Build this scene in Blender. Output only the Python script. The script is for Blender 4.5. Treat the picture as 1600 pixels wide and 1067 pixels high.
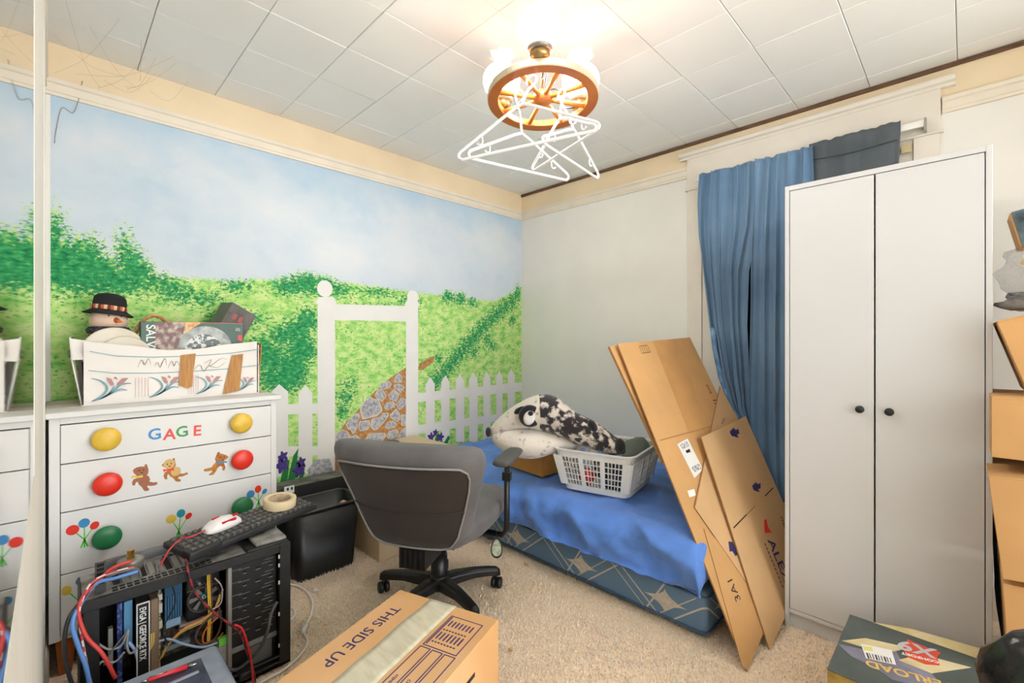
import bpy, bmesh, math, random
import numpy as np
from mathutils import Vector, Matrix, noise
# ---------------------------------------------------------------- scene, camera, light
scene = bpy.context.scene
for o in list(bpy.data.objects): bpy.data.objects.remove(o, do_unlink=True)
COL = scene.collection
PI = math.pi
H = 2.366                                   # ceiling height
cam_d = bpy.data.cameras.new('camera'); cam = bpy.data.objects.new('camera', cam_d); COL.objects.link(cam)
cam_d.sensor_width = 36.0; cam_d.lens = 16.02; cam_d.shift_y = -0.0022; cam_d.clip_start = 0.005
cam.location = (2.616, -2.7435, 1.157); cam.rotation_euler = (PI/2, 0, math.radians(44.85))
scene.camera = cam
world = bpy.data.worlds.new('world'); scene.world = world; world.use_nodes = True
bg = world.node_tree.nodes['Background']; bg.inputs[0].default_value = (0.92, 0.97, 1.0, 1); bg.inputs[1].default_value = 2.35
LAMP_W = 58.0
vs = scene.view_settings
vs.view_transform = 'Standard'; vs.look = 'None'; vs.gamma = 1.0; vs.use_curve_mapping = False; vs.exposure = 1.48
# ---------------------------------------------------------------- helpers
def lin(c):
    r = []
    for v in c[:3]:
        v /= 255.0
        r.append(v/12.92 if v <= .04045 else ((v+.055)/1.055)**2.4)
    return (r[0], r[1], r[2], 1.0)
MATS = {}
def mat(name, rgb, rough=.6, metal=0.0, var=.06, scale=12.0, bump=0.0, bscale=None, rgb2=None, lo=.35, hi=.65, spec=.5, bdist=.004,
        emit=None, estr=0.0, trans=0.0, alpha=1.0, stretch=None, detail=3.0, sheen=0.0, coat=0.0):
    if name in MATS: return MATS[name]
    m = bpy.data.materials.new(name); m.use_nodes = True; nt = m.node_tree; N = nt.nodes; Lk = nt.links
    b = N['Principled BSDF']
    b.inputs['Roughness'].default_value = rough; b.inputs['Metallic'].default_value = metal
    b.inputs['Specular IOR Level'].default_value = spec
    if sheen: b.inputs['Sheen Weight'].default_value = sheen
    if coat: b.inputs['Coat Weight'].default_value = coat
    if trans: b.inputs['Transmission Weight'].default_value = trans
    if alpha < 1: b.inputs['Alpha'].default_value = alpha
    c = lin(rgb)
    if rgb2 is None:
        k1, k2 = 1-var, 1+var
        ca = tuple(min(1, v*k1) for v in c[:3])+(1,); cb = tuple(min(1, v*k2) for v in c[:3])+(1,)
    else: ca, cb = c, lin(rgb2)
    tc = N.new('ShaderNodeTexCoord'); src = tc.outputs['Object']
    if stretch:
        mp = N.new('ShaderNodeMapping'); mp.inputs['Scale'].default_value = stretch; Lk.new(src, mp.inputs[0]); src = mp.outputs[0]
    nz = N.new('ShaderNodeTexNoise'); nz.inputs['Scale'].default_value = scale; nz.inputs['Detail'].default_value = detail; Lk.new(src, nz.inputs['Vector'])
    rp = N.new('ShaderNodeValToRGB'); rp.color_ramp.elements[0].position = lo; rp.color_ramp.elements[1].position = hi
    rp.color_ramp.elements[0].color = ca; rp.color_ramp.elements[1].color = cb
    Lk.new(nz.outputs[0], rp.inputs[0]); Lk.new(rp.outputs[0], b.inputs['Base Color'])
    if emit:
        b.inputs['Emission Color'].default_value = lin(emit); b.inputs['Emission Strength'].default_value = estr
    if bump:
        n2 = N.new('ShaderNodeTexNoise'); n2.inputs['Scale'].default_value = bscale or scale*4; n2.inputs['Detail'].default_value = 4
        Lk.new(src, n2.inputs['Vector'])
        bp = N.new('ShaderNodeBump'); bp.inputs['Strength'].default_value = bump; bp.inputs['Distance'].default_value = bdist
        Lk.new(n2.outputs[0], bp.inputs['Height']); Lk.new(bp.outputs[0], b.inputs['Normal'])
    MATS[name] = m
    return m
def tag(o, label=None, cat=None, group=None, kind=None):
    if label: o['label'] = label
    if cat: o['category'] = cat
    if group: o['group'] = group
    if kind: o['kind'] = kind
    return o
def thing(name, label, cat, loc=(0, 0, 0), group=None):
    o = bpy.data.objects.new(name, None); COL.objects.link(o); o.empty_display_size = .05
    o.location = loc
    return tag(o, label, cat, group)
def wmat(o): return o.matrix_basis.copy() if o.parent is None else wmat(o.parent) @ o.matrix_parent_inverse @ o.matrix_basis
def adopt(child, parent):
    child.parent = parent; child.matrix_parent_inverse = wmat(parent).inverted()
def V(*a): return Vector(a if len(a) > 1 else a[0])
class MB:
    """collects shapes (world metres) into one mesh"""
    def __init__(s): s.v = []; s.f = []; s.mi = []; s.sm = []; s.cur = 0
    def add(s, vs, fs, smooth=False):
        k = len(s.v); s.v += [tuple(q) for q in vs]
        for f in fs: s.f.append(tuple(k+i for i in f)); s.mi.append(s.cur); s.sm.append(smooth)
        return s
    def m(s, i): s.cur = i; return s
    def box(s, x0, x1, y0, y1, z0, z1, M=None):
        q = [(x0,y0,z0),(x1,y0,z0),(x1,y1,z0),(x0,y1,z0),(x0,y0,z1),(x1,y0,z1),(x1,y1,z1),(x0,y1,z1)]
        if M is not None: q = [M @ Vector(p) for p in q]
        return s.add(q, [(0,3,2,1),(4,5,6,7),(0,1,5,4),(1,2,6,5),(2,3,7,6),(3,0,4,7)])
    def cbox(s, x0, x1, y0, y1, z0, z1, c=.003, M=None):
        """box with chamfered edges"""
        c = min(c, (x1-x0)*.45, (y1-y0)*.45, (z1-z0)*.45)
        bm = bmesh.new(); bmesh.ops.create_cube(bm, size=1)
        for v in bm.verts: v.co = Vector(((x0+x1)/2+v.co.x*(x1-x0), (y0+y1)/2+v.co.y*(y1-y0), (z0+z1)/2+v.co.z*(z1-z0)))
        bmesh.ops.bevel(bm, geom=bm.edges[:], offset=c, segments=1, affect='EDGES', profile=.5)
        bm.verts.index_update()
        vs = [(M @ v.co if M is not None else v.co.copy()) for v in bm.verts]
        fs = [[v.index for v in f.verts] for f in bm.faces]; bm.free()
        return s.add(vs, fs)
    def rbox(s, x0, x1, y0, y1, z0, z1, r=.02, seg=3, M=None):
        """softly rounded box"""
        r = min(r, (x1-x0)*.48, (y1-y0)*.48, (z1-z0)*.48)
        bm = bmesh.new(); bmesh.ops.create_cube(bm, size=1)
        for v in bm.verts: v.co = Vector(((x0+x1)/2+v.co.x*(x1-x0), (y0+y1)/2+v.co.y*(y1-y0), (z0+z1)/2+v.co.z*(z1-z0)))
        bmesh.ops.bevel(bm, geom=bm.edges[:], offset=r, segments=seg, affect='EDGES', profile=.5)
        bm.verts.index_update()
        vs = [(M @ v.co if M is not None else v.co.copy()) for v in bm.verts]
        fs = [[v.index for v in f.verts] for f in bm.faces]; bm.free()
        return s.add(vs, fs, True)
    def tube(s, pts, r, n=8, closed=False, smooth=True, taper=None):
        pts = [Vector(p) for p in pts]; K = len(pts); rings = []; up = None
        for i, p in enumerate(pts):
            a = pts[(i-1) % K] if (i > 0 or closed) else p
            b = pts[(i+1) % K] if (i < K-1 or closed) else p
            t = (b-a)
            t = t.normalized() if t.length > 1e-9 else Vector((0, 0, 1))
            if up is None: up = Vector((0, 0, 1)) if abs(t.z) < .9 else Vector((1, 0, 0))
            x = t.cross(up)
            if x.length < 1e-6: x = t.orthogonal()
            x.normalize(); y = x.cross(t).normalized(); up = y
            rr = r if not taper else taper[i]
            rings.append([p + x*rr*math.cos(2*PI*j/n) + y*rr*math.sin(2*PI*j/n) for j in range(n)])
        vs = [q for R in rings for q in R]; fs = []
        for i in range(K if closed else K-1):
            i2 = (i+1) % K
            for j in range(n): fs.append((i*n+j, i*n+(j+1) % n, i2*n+(j+1) % n, i2*n+j))
        s.add(vs, fs, smooth)
        if not closed:
            k = len(s.v)-len(vs)
            s.f.append(tuple(k+j for j in range(n-1, -1, -1))); s.mi.append(s.cur); s.sm.append(False)
            s.f.append(tuple(k+(K-1)*n+j for j in range(n))); s.mi.append(s.cur); s.sm.append(False)
        return s
    def lathe(s, prof, n=24, M=None, smooth=True, wob=None):
        """prof: (r,z) pairs, spun round z"""
        vs = []; fs = []
        for i, (r, z) in enumerate(prof):
            for j in range(n):
                a = 2*PI*j/n; rr = r*(1+(wob(i, a) if wob else 0))
                p = Vector((rr*math.cos(a), rr*math.sin(a), z)); vs.append(M @ p if M is not None else p)
        for i in range(len(prof)-1):
            for j in range(n): fs.append((i*n+j, i*n+(j+1) % n, (i+1)*n+(j+1) % n, (i+1)*n+j))
        cl = prof[0] == prof[-1]
        if prof[0][0] > 1e-6 and not cl: fs.append(tuple(range(n-1, -1, -1)))
        if prof[-1][0] > 1e-6 and not cl: fs.append(tuple((len(prof)-1)*n+j for j in range(n)))
        return s.add(vs, fs, smooth)
    def cyl(s, p0, p1, r, n=16, smooth=True): return s.tube([p0, p1], r, n, smooth=smooth)
    def prism(s, pts, d):
        """closed 3D polygon swept along vector d"""
        pts = [Vector(p) for p in pts]; d = Vector(d); n = len(pts)
        nrm = Vector((0, 0, 0))
        for i in range(n): nrm += (pts[i]-pts[0]).cross(pts[(i+1) % n]-pts[0])
        if nrm.dot(d) < 0: pts = pts[::-1]
        fs = [tuple(range(n-1, -1, -1)), tuple(n+i for i in range(n))]
        for i in range(n): fs.append((i, (i+1) % n, n+(i+1) % n, n+i))
        return s.add(pts+[p+d for p in pts], fs)
    def loft(s, rings, smooth=True, cap=True, closed=True):
        n = len(rings[0]); vs = [Vector(p) for R in rings for p in R]; fs = []
        for i in range(len(rings)-1):
            for j in range(n if closed else n-1): fs.append((i*n+j, i*n+(j+1) % n, (i+1)*n+(j+1) % n, (i+1)*n+j))
        if cap and closed:
            fs.append(tuple(range(n-1, -1, -1))); fs.append(tuple((len(rings)-1)*n+j for j in range(n)))
        return s.add(vs, fs, smooth)
    def grid(s, P, smooth=True):
        """P: rows of points, open sheet"""
        return s.loft(P, smooth, cap=False, closed=False)
    def build(s, name, mats, parent=None, label=None, bevel=0, subsurf=0, solid=0, origin=None, fix=False):
        me = bpy.data.meshes.new(name)
        vv = s.v; off = Vector((0, 0, 0))
        if parent is None and origin != 'world':
            a = np.array(vv); off = Vector(((a[:, 0].min()+a[:, 0].max())/2, (a[:, 1].min()+a[:, 1].max())/2, a[:, 2].min()))
            vv = [(x-off.x, y-off.y, z-off.z) for x, y, z in vv]
        me.from_pydata(vv, [], s.f); me.update()
        me.polygons.foreach_set('material_index', s.mi); me.polygons.foreach_set('use_smooth', s.sm)
        if not isinstance(mats, (list, tuple)): mats = [mats]
        for q in mats: me.materials.append(q)
        if fix:
            bm = bmesh.new(); bm.from_mesh(me); bmesh.ops.recalc_face_normals(bm, faces=bm.faces[:]); bm.to_mesh(me); bm.free()
        o = bpy.data.objects.new(name, me); COL.objects.link(o); o.location = off
        if parent is not None: adopt(o, parent)
        if label: o['label'] = label
        if bevel:
            md = o.modifiers.new('bevel', 'BEVEL'); md.width = bevel; md.segments = 2; md.limit_method = 'ANGLE'; md.angle_limit = .6
        if solid:
            md = o.modifiers.new('solid', 'SOLIDIFY'); md.thickness = solid; md.offset = 0
        if subsurf:
            md = o.modifiers.new('sub', 'SUBSURF'); md.levels = subsurf; md.render_levels = subsurf
        return o
def frame(o, x, y):
    """matrix with origin o and in-plane axes x, y"""
    x = Vector(x).normalized(); y = Vector(y); y = (y-x*y.dot(x)).normalized(); z = x.cross(y)
    return Matrix(((x.x, y.x, z.x, o[0]), (x.y, y.y, z.y, o[1]), (x.z, y.z, z.z, o[2]), (0, 0, 0, 1)))
def text(name, body, size, M, material, parent, align='LEFT', ext=.0004, shear=0.0, bold=0.0, sx=1.0):
    c = bpy.data.curves.new(name, 'FONT'); c.body = body; c.size = size; c.extrude = ext; c.align_x = align; c.shear = shear; c.offset = bold
    c.resolution_u = 3
    t = bpy.data.objects.new(name+'_curve', c); COL.objects.link(t)
    dg = bpy.context.evaluated_depsgraph_get(); dg.update()
    me = bpy.data.meshes.new_from_object(t.evaluated_get(dg)); bpy.data.objects.remove(t, do_unlink=True); bpy.data.curves.remove(c)
    me.transform(M @ Matrix.Diagonal((sx, 1, 1, 1))); me.materials.clear(); me.materials.append(material)
    o = bpy.data.objects.new(name, me); COL.objects.link(o); adopt(o, parent); return o
def ell(cy, cz, ry, rz, n=20, rot=0.0):
    c, s = math.cos(rot), math.sin(rot)
    return [(cy+ry*math.cos(2*PI*i/n)*c-rz*math.sin(2*PI*i/n)*s, cz+ry*math.cos(2*PI*i/n)*s+rz*math.sin(2*PI*i/n)*c) for i in range(n)]
def flatx(mb, poly, x, t=.0006): return mb.prism([(x, a, b) for a, b in poly], (t, 0, 0))
def cr(pts, k=6):
    """Catmull-Rom smoothing of a point list"""
    P = [Vector(p) for p in pts]; out = []
    for i in range(len(P)-1):
        a = P[max(i-1, 0)]; b = P[i]; c = P[i+1]; d = P[min(i+2, len(P)-1)]
        for j in range(k):
            t = j/k
            out.append(.5*((2*b)+(c-a)*t+(2*a-5*b+4*c-d)*t*t+(3*b-a-3*c+d)*t**3))
    out.append(P[-1]); return out
def nz(x, y=0, z=0): return noise.noise(Vector((x, y, z)))
rnd = random.Random(7)
# ---------------------------------------------------------------- materials
WHITE = mat('white_paint', (232, 228, 220), .45, var=.02, scale=6)
CREAM = mat('cream_wall', (236, 233, 226), .7, var=.025, scale=3, bump=.05, bscale=30)
BEIGE = mat('beige_frieze', (234, 214, 180), .7, var=.04, scale=4, bump=.05, bscale=30)
TRIMM = mat('trim_cream', (232, 221, 203), .5, var=.03, scale=8)
CEIL = mat('ceiling_tile', (243, 244, 243), .55, var=.015, scale=2.5, bump=.04, bscale=60)
SEAM = mat('ceiling_seam', (196, 190, 178), .8)
BROWN = mat('raw_brown_wood', (84, 56, 36), .8, rgb2=(118, 90, 68), scale=10, stretch=(2, 30, 30))
WARD = mat('wardrobe_white', (211, 212, 214), .35, var=.01, scale=2)
BLACK = mat('black_plastic', (26, 26, 27), .45, var=.2, scale=30)
DARK = mat('dark_gap', (14, 13, 12), .9)
CARD = mat('cardboard', (205, 158, 102), .75, var=.06, scale=5, bump=.06, bscale=90)
CARD2 = mat('cardboard_pale', (212, 172, 124), .75, var=.05, scale=5, bump=.06, bscale=90)
CARD3 = mat('cardboard_orange', (196, 136, 66), .75, var=.06, scale=5, bump=.06, bscale=90)
CARDE = mat('cardboard_edge', (168, 122, 76), .85, var=.12, scale=120)
INKB = mat('navy_ink', (52, 46, 104), .6, var=.05)
INKK = mat('black_ink', (38, 34, 32), .6, var=.05)
CHROME = mat('bright_metal', (170, 168, 165), .25, metal=1.0)
RED = mat('red_paint', (224, 44, 30), .35, var=.04)
# ---------------------------------------------------------------- the room
XR = 5.6; FR = 5.6; YC = -2.769
def struct(o): return tag(o, kind='structure')
CARPET = mat('carpet', (236, 202, 166), .95, rgb2=(250, 232, 206), scale=70, lo=.3, hi=.7, bump=.6, bscale=140, spec=.1)
b = MB(); b.box(-.1, FR, YC-.1, .1, -.08, 0)
floor = struct(b.build('floor', CARPET, origin='world'))
# carpet pile: a mat of short twisted tufts, uncountable
rg = np.random.default_rng(3); NT = 70000
px = rg.uniform(.25, 2.75, NT); py = rg.uniform(YC+.05, -.55, NT)
hh = rg.uniform(.006, .016, NT); ww = rg.uniform(.0022, .0042, NT); an = rg.uniform(0, 2*PI, NT)
lx = rg.normal(0, .006, NT); ly = rg.normal(0, .006, NT)
vt = np.zeros((NT, 4, 3))
for k in range(3):
    vt[:, k, 0] = px+ww*np.cos(an+k*2*PI/3); vt[:, k, 1] = py+ww*np.sin(an+k*2*PI/3); vt[:, k, 2] = -.001
vt[:, 3, 0] = px+lx; vt[:, 3, 1] = py+ly; vt[:, 3, 2] = hh
base = (np.arange(NT)*4)[:, None]
tri = np.concatenate([base+np.array([[0, 1, 3]]), base+np.array([[1, 2, 3]]), base+np.array([[2, 0, 3]])], 1).reshape(-1)
me = bpy.data.meshes.new('carpet_pile'); me.vertices.add(NT*4); me.vertices.foreach_set('co', vt.reshape(-1))
me.loops.add(NT*9); me.loops.foreach_set('vertex_index', tri); me.polygons.add(NT*3); me.polygons.foreach_set('loop_start', np.arange(NT*3)*3)
me.update(); me.validate()
PILE = mat('carpet_pile', (232, 196, 158), .95, rgb2=(255, 250, 236), scale=150, lo=.25, hi=.75, spec=.1, detail=1)
me.materials.append(PILE); po = bpy.data.objects.new('carpet_pile', me); COL.objects.link(po)
adopt(po, floor); po['kind'] = 'stuff'; po['label'] = 'matted tan loops of carpet pile'
# ceiling with 12-inch tiles
b = MB(); b.box(-.1, XR, YC-.1, .1, H, H+.08)
ceil = struct(b.build('ceiling', SEAM, origin='world'))
xs = [.0]+[.222+.2962*k for k in range(19)]; ys = [.0]+[-.125-.2945*k for k in range(9)]+[YC]
tile_cache = {}
for i in range(len(xs)-1):
    for j in range(len(ys)-1):
        w = xs[i+1]-xs[i]; d = ys[j]-ys[j+1]; key = (round(w, 3), round(d, 3))
        if key not in tile_cache:
            t = MB(); g = .0009
            t.cbox(-w/2+g, w/2-g, -d/2+g, d/2-g, -.012, 0, .0022)
            o = t.build('ceiling_tile', CEIL, origin='world'); tile_cache[key] = o.data
        else:
            o = bpy.data.objects.new('ceiling_tile', tile_cache[key]); COL.objects.link(o)
        o.location = ((xs[i]+xs[i+1])/2, (ys[j]+ys[j+1])/2, H+rnd.uniform(-.0008, .0012)); o.rotation_euler = (rnd.uniform(-.002, .002), rnd.uniform(-.002, .002), 0)
        adopt(o, ceil)
# walls
b = MB(); b.box(-.1, 0, YC-.1, .1, -.02, H+.02)
wallA = struct(b.build('wall_left', CREAM, origin='world'))
WX0, WX1, WZ0, WZ1 = 1.66, 2.36, .72, 2.05
b = MB()
b.box(0, WX0, 0, .1, -.02, H+.02); b.box(WX1, XR, 0, .1, -.02, H+.02); b.box(WX0, WX1, 0, .1, -.02, WZ0); b.box(WX0, WX1, 0, .1, WZ1, H+.02)
wallB = struct(b.build('wall_back', CREAM, origin='world'))
b = MB(); b.box(0, XR, YC-.1, YC, -.02, H+.02)
b_ = MB(); b_.box(3.35, 3.45, -.4, .05, -.02, H+.02); struct(b_.build('light_block_wall', CREAM, origin='world'))  # unseen stub wall, added to cut light on the back wall's right end
wallC = struct(b.build('wall_front', CREAM, origin='world'))
# painted friezes between picture rail and ceiling
b = MB(); b.box(0, .002, YC, 0, 2.2, H-.012); b.build('frieze', BEIGE, wallA)
b = MB(); b.box(0, XR, -.002, 0, 2.2, H-.012); b.build('frieze', BEIGE, wallB)
# picture rails
def railprof(z0, z1, p):   # (offset from wall, z)
    h = z1-z0
    return [(0, z0), (p*.45, z0), (p*.5, z0+h*.18), (p*.62, z0+h*.2), (p*.7, z0+h*.62), (p, z0+h*.7), (p, z0+h*.92), (p*.4, z1), (0, z1)]
def rail_x(name, y0, y1, x, z0, z1, p, sgn=1):
    mb = MB(); pr = railprof(z0, z1, p); mb.prism([(x+sgn*a, y0, z) for a, z in pr], (0, y1-y0, 0)); return struct(mb.build(name, TRIMM, origin='world'))
def rail_y(name, x0, x1, y, z0, z1, p):
    mb = MB(); pr = railprof(z0, z1, p); mb.prism([(x0, y-a, z) for a, z in pr], (x1-x0, 0, 0)); return struct(mb.build(name, TRIMM, origin='world'))
rail_x('trim_1', YC+.001, -.001, 0, 2.142, 2.212, .024)
rail_y('trim_2', .001, 1.41, 0, 2.142, 2.212, .024)
rail_y('trim_3', 2.545, XR, 0, 2.142, 2.212, .024)
b = MB()
for k in range(11):
    x0 = .002+k*.52; b.cbox(x0, min(x0+.5195, XR), -.013+.001*(k % 2), 0, H-.032, H-.0125, .002)
struct(b.build('trim_4', BROWN, origin='world'))
# baseboards
BASEM = mat('dirty_cream_trim', (214, 200, 178), .6, rgb2=(120, 104, 86), scale=14, lo=.55, hi=.85)
b = MB(); b.prism([(0, YC, 0), (.016, YC, 0), (.016, YC, .1), (.008, YC, .125), (0, YC, .13)], (0, -YC, 0)); struct(b.build('baseboard_left', BASEM, origin='world'))
b = MB(); b.prism([(0, 0, 0), (0, -.016, 0), (0, -.016, .1), (0, -.008, .125), (0, 0, .13)], (XR, 0, 0)); struct(b.build('baseboard_back', BASEM, origin='world'))
b = MB(); b.prism([(0.02, YC, 0), (.02, YC+.014, 0), (.02, YC+.014, .1), (.02, YC+.008, .125), (.02, YC, .13)], (.78, 0, 0)); struct(b.build('baseboard_front', BASEM, origin='world'))
# header moulding above the mirrored door (fluted)
b = MB()
for k in range(6): b.cbox(.004, XR, YC, YC+.006+.0035*(k % 2), 2.165+k*.033, 2.165+k*.033+.029, .003)
struct(b.build('trim_5', TRIMM, origin='world'))
# ---- mirrored door close beside the camera
MIRROR = mat('old_mirror', (214, 214, 208), .025, metal=1.0, var=.03, scale=5)
DOORW = mat('door_white', (226, 222, 212), .5, var=.03, scale=10, stretch=(1, 1, .1))
MX0 = 1.64; MZ0 = .955; MZ1 = 2.06
b = MB(); b.box(.82, MX0, YC, YC+.0052, .01, 2.15); b.box(MX0, 4.3, YC, YC+.0052, .01, MZ0); b.box(MX0, 4.3, YC, YC+.0052, MZ1, 2.15)
b.box(.82, 4.3, YC, YC+.001, .01, 2.15)
door = struct(b.build('door_1', DOORW, origin='world'))
b = MB(); b.tube([(.83, YC+.001, .01), (.83, YC+.001, 2.15)], .008, 10); b.build('door_edge', DOORW, door)
b = MB(); b.box(MX0, 4.3, YC+.001, YC+.0048, MZ0, MZ1); b.build('mirror', MIRROR, door, 'tall hazy mirror let into the white door')
# ---- window
WHT2 = mat('window_trim', (228, 220, 207), .5, var=.03, scale=7)
win = MB(); win.cbox(1.41, 2.54, -.02, 0, 2.068, 2.256, .002)
win = struct(win.build('window_1', WHT2, origin='world'))
b = MB(); pr = [(0, 2.25), (.024, 2.25), (.027, 2.262), (.04, 2.268), (.044, 2.283), (.05, 2.287), (0, 2.292)]
b.prism([(1.37, -a, z) for a, z in pr], (1.216, 0, 0)); b.build('cap_moulding', WHT2, win)
b = MB(); b.cbox(1.40, 2.55, -.026, 0, 2.058, 2.07, .002); b.build('bead', WHT2, win)
for x0, x1, dy in ((1.413, 1.50, .018), (1.501, 1.665, .010), (2.45, 2.537, .018), (2.355, 2.449, .010)):
    b = MB(); b.cbox(x0, x1, -dy, 0, .72, 2.06, .002); b.build('side_casing', WHT2, win)
b = MB(); b.cbox(1.38, 2.57, -.05, .02, .69, .72, .004); b.build('sill', WHT2, win)
b = MB(); b.cbox(1.41, 2.54, -.018, 0, .6, .69, .002); b.build('apron', WHT2, win)
for z0, z1, yy in ((.72, 1.40, .05), (1.36, 2.05, .03)):
    b = MB(); b.box(WX0, WX0+.045, yy, yy+.02, z0, z1); b.box(WX1-.045, WX1, yy, yy+.02, z0, z1); b.box(WX0+.045, WX1-.045, yy, yy+.02, z0, z0+.045); b.box(WX0+.045, WX1-.045, yy, yy+.02, z1-.045, z1)
    sash = b.build('sash', WHT2, win)
    b = MB(); b.box(WX0+.045, WX1-.045, yy+.008, yy+.012, z0+.045, z1-.045); b.build('pane', mat('night_glass', (12, 14, 16), .05), sash)
b = MB(); b.box(WX0+.004, WX1-.004, .012, .016, .74, 2.04); b.build('dark_backing', mat('backing_black', (22, 21, 22), .85), win, 'dark sheet added behind the curtains to blacken their gap')  # sheet added so the gap between the curtains reads dark
# ---------------------------------------------------------------- mural painted on the left wall
gy, gz = 232, 180
Yg = np.linspace(YC+.016, -.003, gy); Zg = np.linspace(.0, 2.146, gz)
YY, ZZ = np.meshgrid(Yg, Zg, indexing='ij')
hill = [(-2.787,1.412),(-2.714,1.414),(-2.617,1.442),(-2.513,1.453),(-2.401,1.444),(-2.279,1.45),(-2.146,1.45),(-2.002,1.47),(-1.909,1.479),(-1.742,1.48),(-1.518,1.496),(-1.266,1.486),(-1.028,1.471),(-0.761,1.467),(-0.522,1.455),(-0.326,1.457),(-0.186,1.506),(0,1.593)]
hy = np.array([q[0] for q in hill]); hz = np.array([q[1] for q in hill])
zh = np.interp(YY, hy, hz)
gf = .5+(zh-ZZ)/.07
def blobs(L, soft):
    f = np.full(YY.shape, -9.)
    for (cy, cz), ry, rz in L:
        d = 1-np.sqrt(((YY-cy)/ry)**2+((ZZ-cz)/rz)**2); f = np.maximum(f, .5+d/soft*min(ry, rz)*.5)
    return f
bush = [(c, r) for c, r in zip([(-2.744,1.559),(-2.751,1.506),(-2.729,1.483),(-2.714,1.432),(-2.676,1.516),(-2.667,1.45),(-2.637,1.494),(-2.617,1.456),(-2.587,1.445),(-2.566,1.42),(-2.524,1.528),(-2.502,1.491),(-2.474,1.457),(-2.535,1.409),(-2.657,1.398),(-2.597,1.39),(-2.412,1.42),(-2.365,1.394),(-2.316,1.362),(-2.227,1.35)],
 [(.035,.10),(.045,.08),(.06,.09),(.07,.07),(.035,.06),(.07,.08),(.045,.085),(.06,.07),(.05,.055),(.07,.06),(.03,.085),(.045,.07),(.05,.055),(.1,.05),(.1,.05),(.1,.04),(.06,.035),(.06,.035),(.06,.03),(.05,.025)])]
n_tip = len(bush)
bush += [(c, r) for c, r in zip([(-1.827,1.448),(-1.742,1.469),(-1.652,1.466),(-1.558,1.451),(-0.761,1.463),(-0.644,1.457),(-0.535,1.435),(-0.054,1.536),(-0.113,1.47)],
 [(.08,.045),(.09,.055),(.09,.05),(.06,.035),(.05,.04),(.05,.04),(.035,.03),(.03,.06),(.035,.06)])]
n_tip = len(bush)
bush += [(c, r) for c, r in zip([(-2.09,1.433),(-2.047,1.256),(-1.94,1.055),(-1.827,0.982),(-1.776,1.104),(-1.86,1.174),(-1.794,1.21),(-1.742,1.265),(-1.971,1.107),(-1.877,0.915),(-1.925,0.953),(-2.201,1.063),(-2.279,1.065),(-2.16,1.252),(-1.31,1.454),(-1.22,1.342),(-1.438,1.336),(-1.078,1.412),(-0.186,1.424),(-0.236,1.381),(-0.292,1.348),(-0.346,1.306),(-0.406,1.265),(-0.458,1.225),(-0.509,1.176),(-0.559,1.138),(-0.608,1.096),(-0.656,1.054),(-0.703,1.009),(-0.749,0.965),(-0.795,0.921),(-0.85,0.879),(-0.893,0.847),(-0.522,1.061),(-0.393,1.157),(-1.518,0.814),(-1.538,0.74),(-1.499,0.889),(-0.844,1.023),(-0.113,1.313),(-0.326,1.107)],
 [(.05,.03),(.06,.03),(.08,.07),(.08,.1),(.07,.09),(.08,.05),(.07,.06),(.05,.06),(.06,.06),(.07,.05),(.06,.06),(.05,.04),(.05,.03),(.05,.04),(.08,.02),(.09,.03),(.1,.025),(.06,.02)]+[(.038,.05)]*15+[(.03,.04),(.03,.04),(.04,.03),(.03,.04),(.03,.02),(.03,.03),(.03,.03),(.03,.03)])]
BL = [(c, r[0]*1.2, r[1]*1.15) for c, r in bush]
df = blobs(BL, .06)
tip = blobs([(c, r[0]*1.15, r[1]*1.15) for c, r in bush[:n_tip]], .06)
gf = np.maximum(gf, tip)
me = bpy.data.meshes.new('mural'); vv = np.stack([np.full(YY.shape, .0012), YY, ZZ], -1).reshape(-1, 3)
idx = np.arange(gy*gz).reshape(gy, gz)
fc = np.stack([idx[:-1, :-1], idx[1:, :-1], idx[1:, 1:], idx[:-1, 1:]], -1).reshape(-1, 4)
me.from_pydata(vv.tolist(), [], fc.tolist()); me.update()
ca = me.color_attributes.new('mask', 'FLOAT_COLOR', 'POINT')
A = np.zeros((gy*gz, 4)); A[:, 0] = np.clip(gf, -.5, 1.5).reshape(-1)*.5+.25; A[:, 1] = np.clip(df, -.5, 1.5).reshape(-1)*.5+.25; A[:, 3] = 1
ca.data.foreach_set('color', A.reshape(-1))
m = bpy.data.materials.new('mural_paint'); m.use_nodes = True; nt = m.node_tree; N = nt.nodes; Lk = nt.links; P = N['Principled BSDF']
P.inputs['Roughness'].default_value = .75; P.inputs['Specular IOR Level'].default_value = .25
at = N.new('ShaderNodeVertexColor'); at.layer_name = 'mask'; sp = N.new('ShaderNodeSeparateColor'); Lk.new(at.outputs[0], sp.inputs[0])
tc = N.new('ShaderNodeTexCoord')
def noi(scale, detail=3, st=(1, 1, 1), off=(0, 0, 0), rough=.55):
    mp = N.new('ShaderNodeMapping'); mp.inputs['Scale'].default_value = st; mp.inputs['Location'].default_value = off; Lk.new(tc.outputs['Object'], mp.inputs[0])
    n = N.new('ShaderNodeTexNoise'); n.inputs['Scale'].default_value = scale; n.inputs['Detail'].default_value = detail; n.inputs['Roughness'].default_value = rough
    Lk.new(mp.outputs[0], n.inputs['Vector']); return n.outputs[0]
def ramp(sock, stops, interp='LINEAR'):
    r = N.new('ShaderNodeValToRGB'); r.color_ramp.interpolation = interp; e = r.color_ramp.elements
    e[0].position, e[0].color = stops[0]; e[1].position, e[1].color = stops[1]
    for p_, c_ in stops[2:]:
        q = e.new(p_); q.color = c_
    Lk.new(sock, r.inputs[0]); return r.outputs[0]
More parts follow.
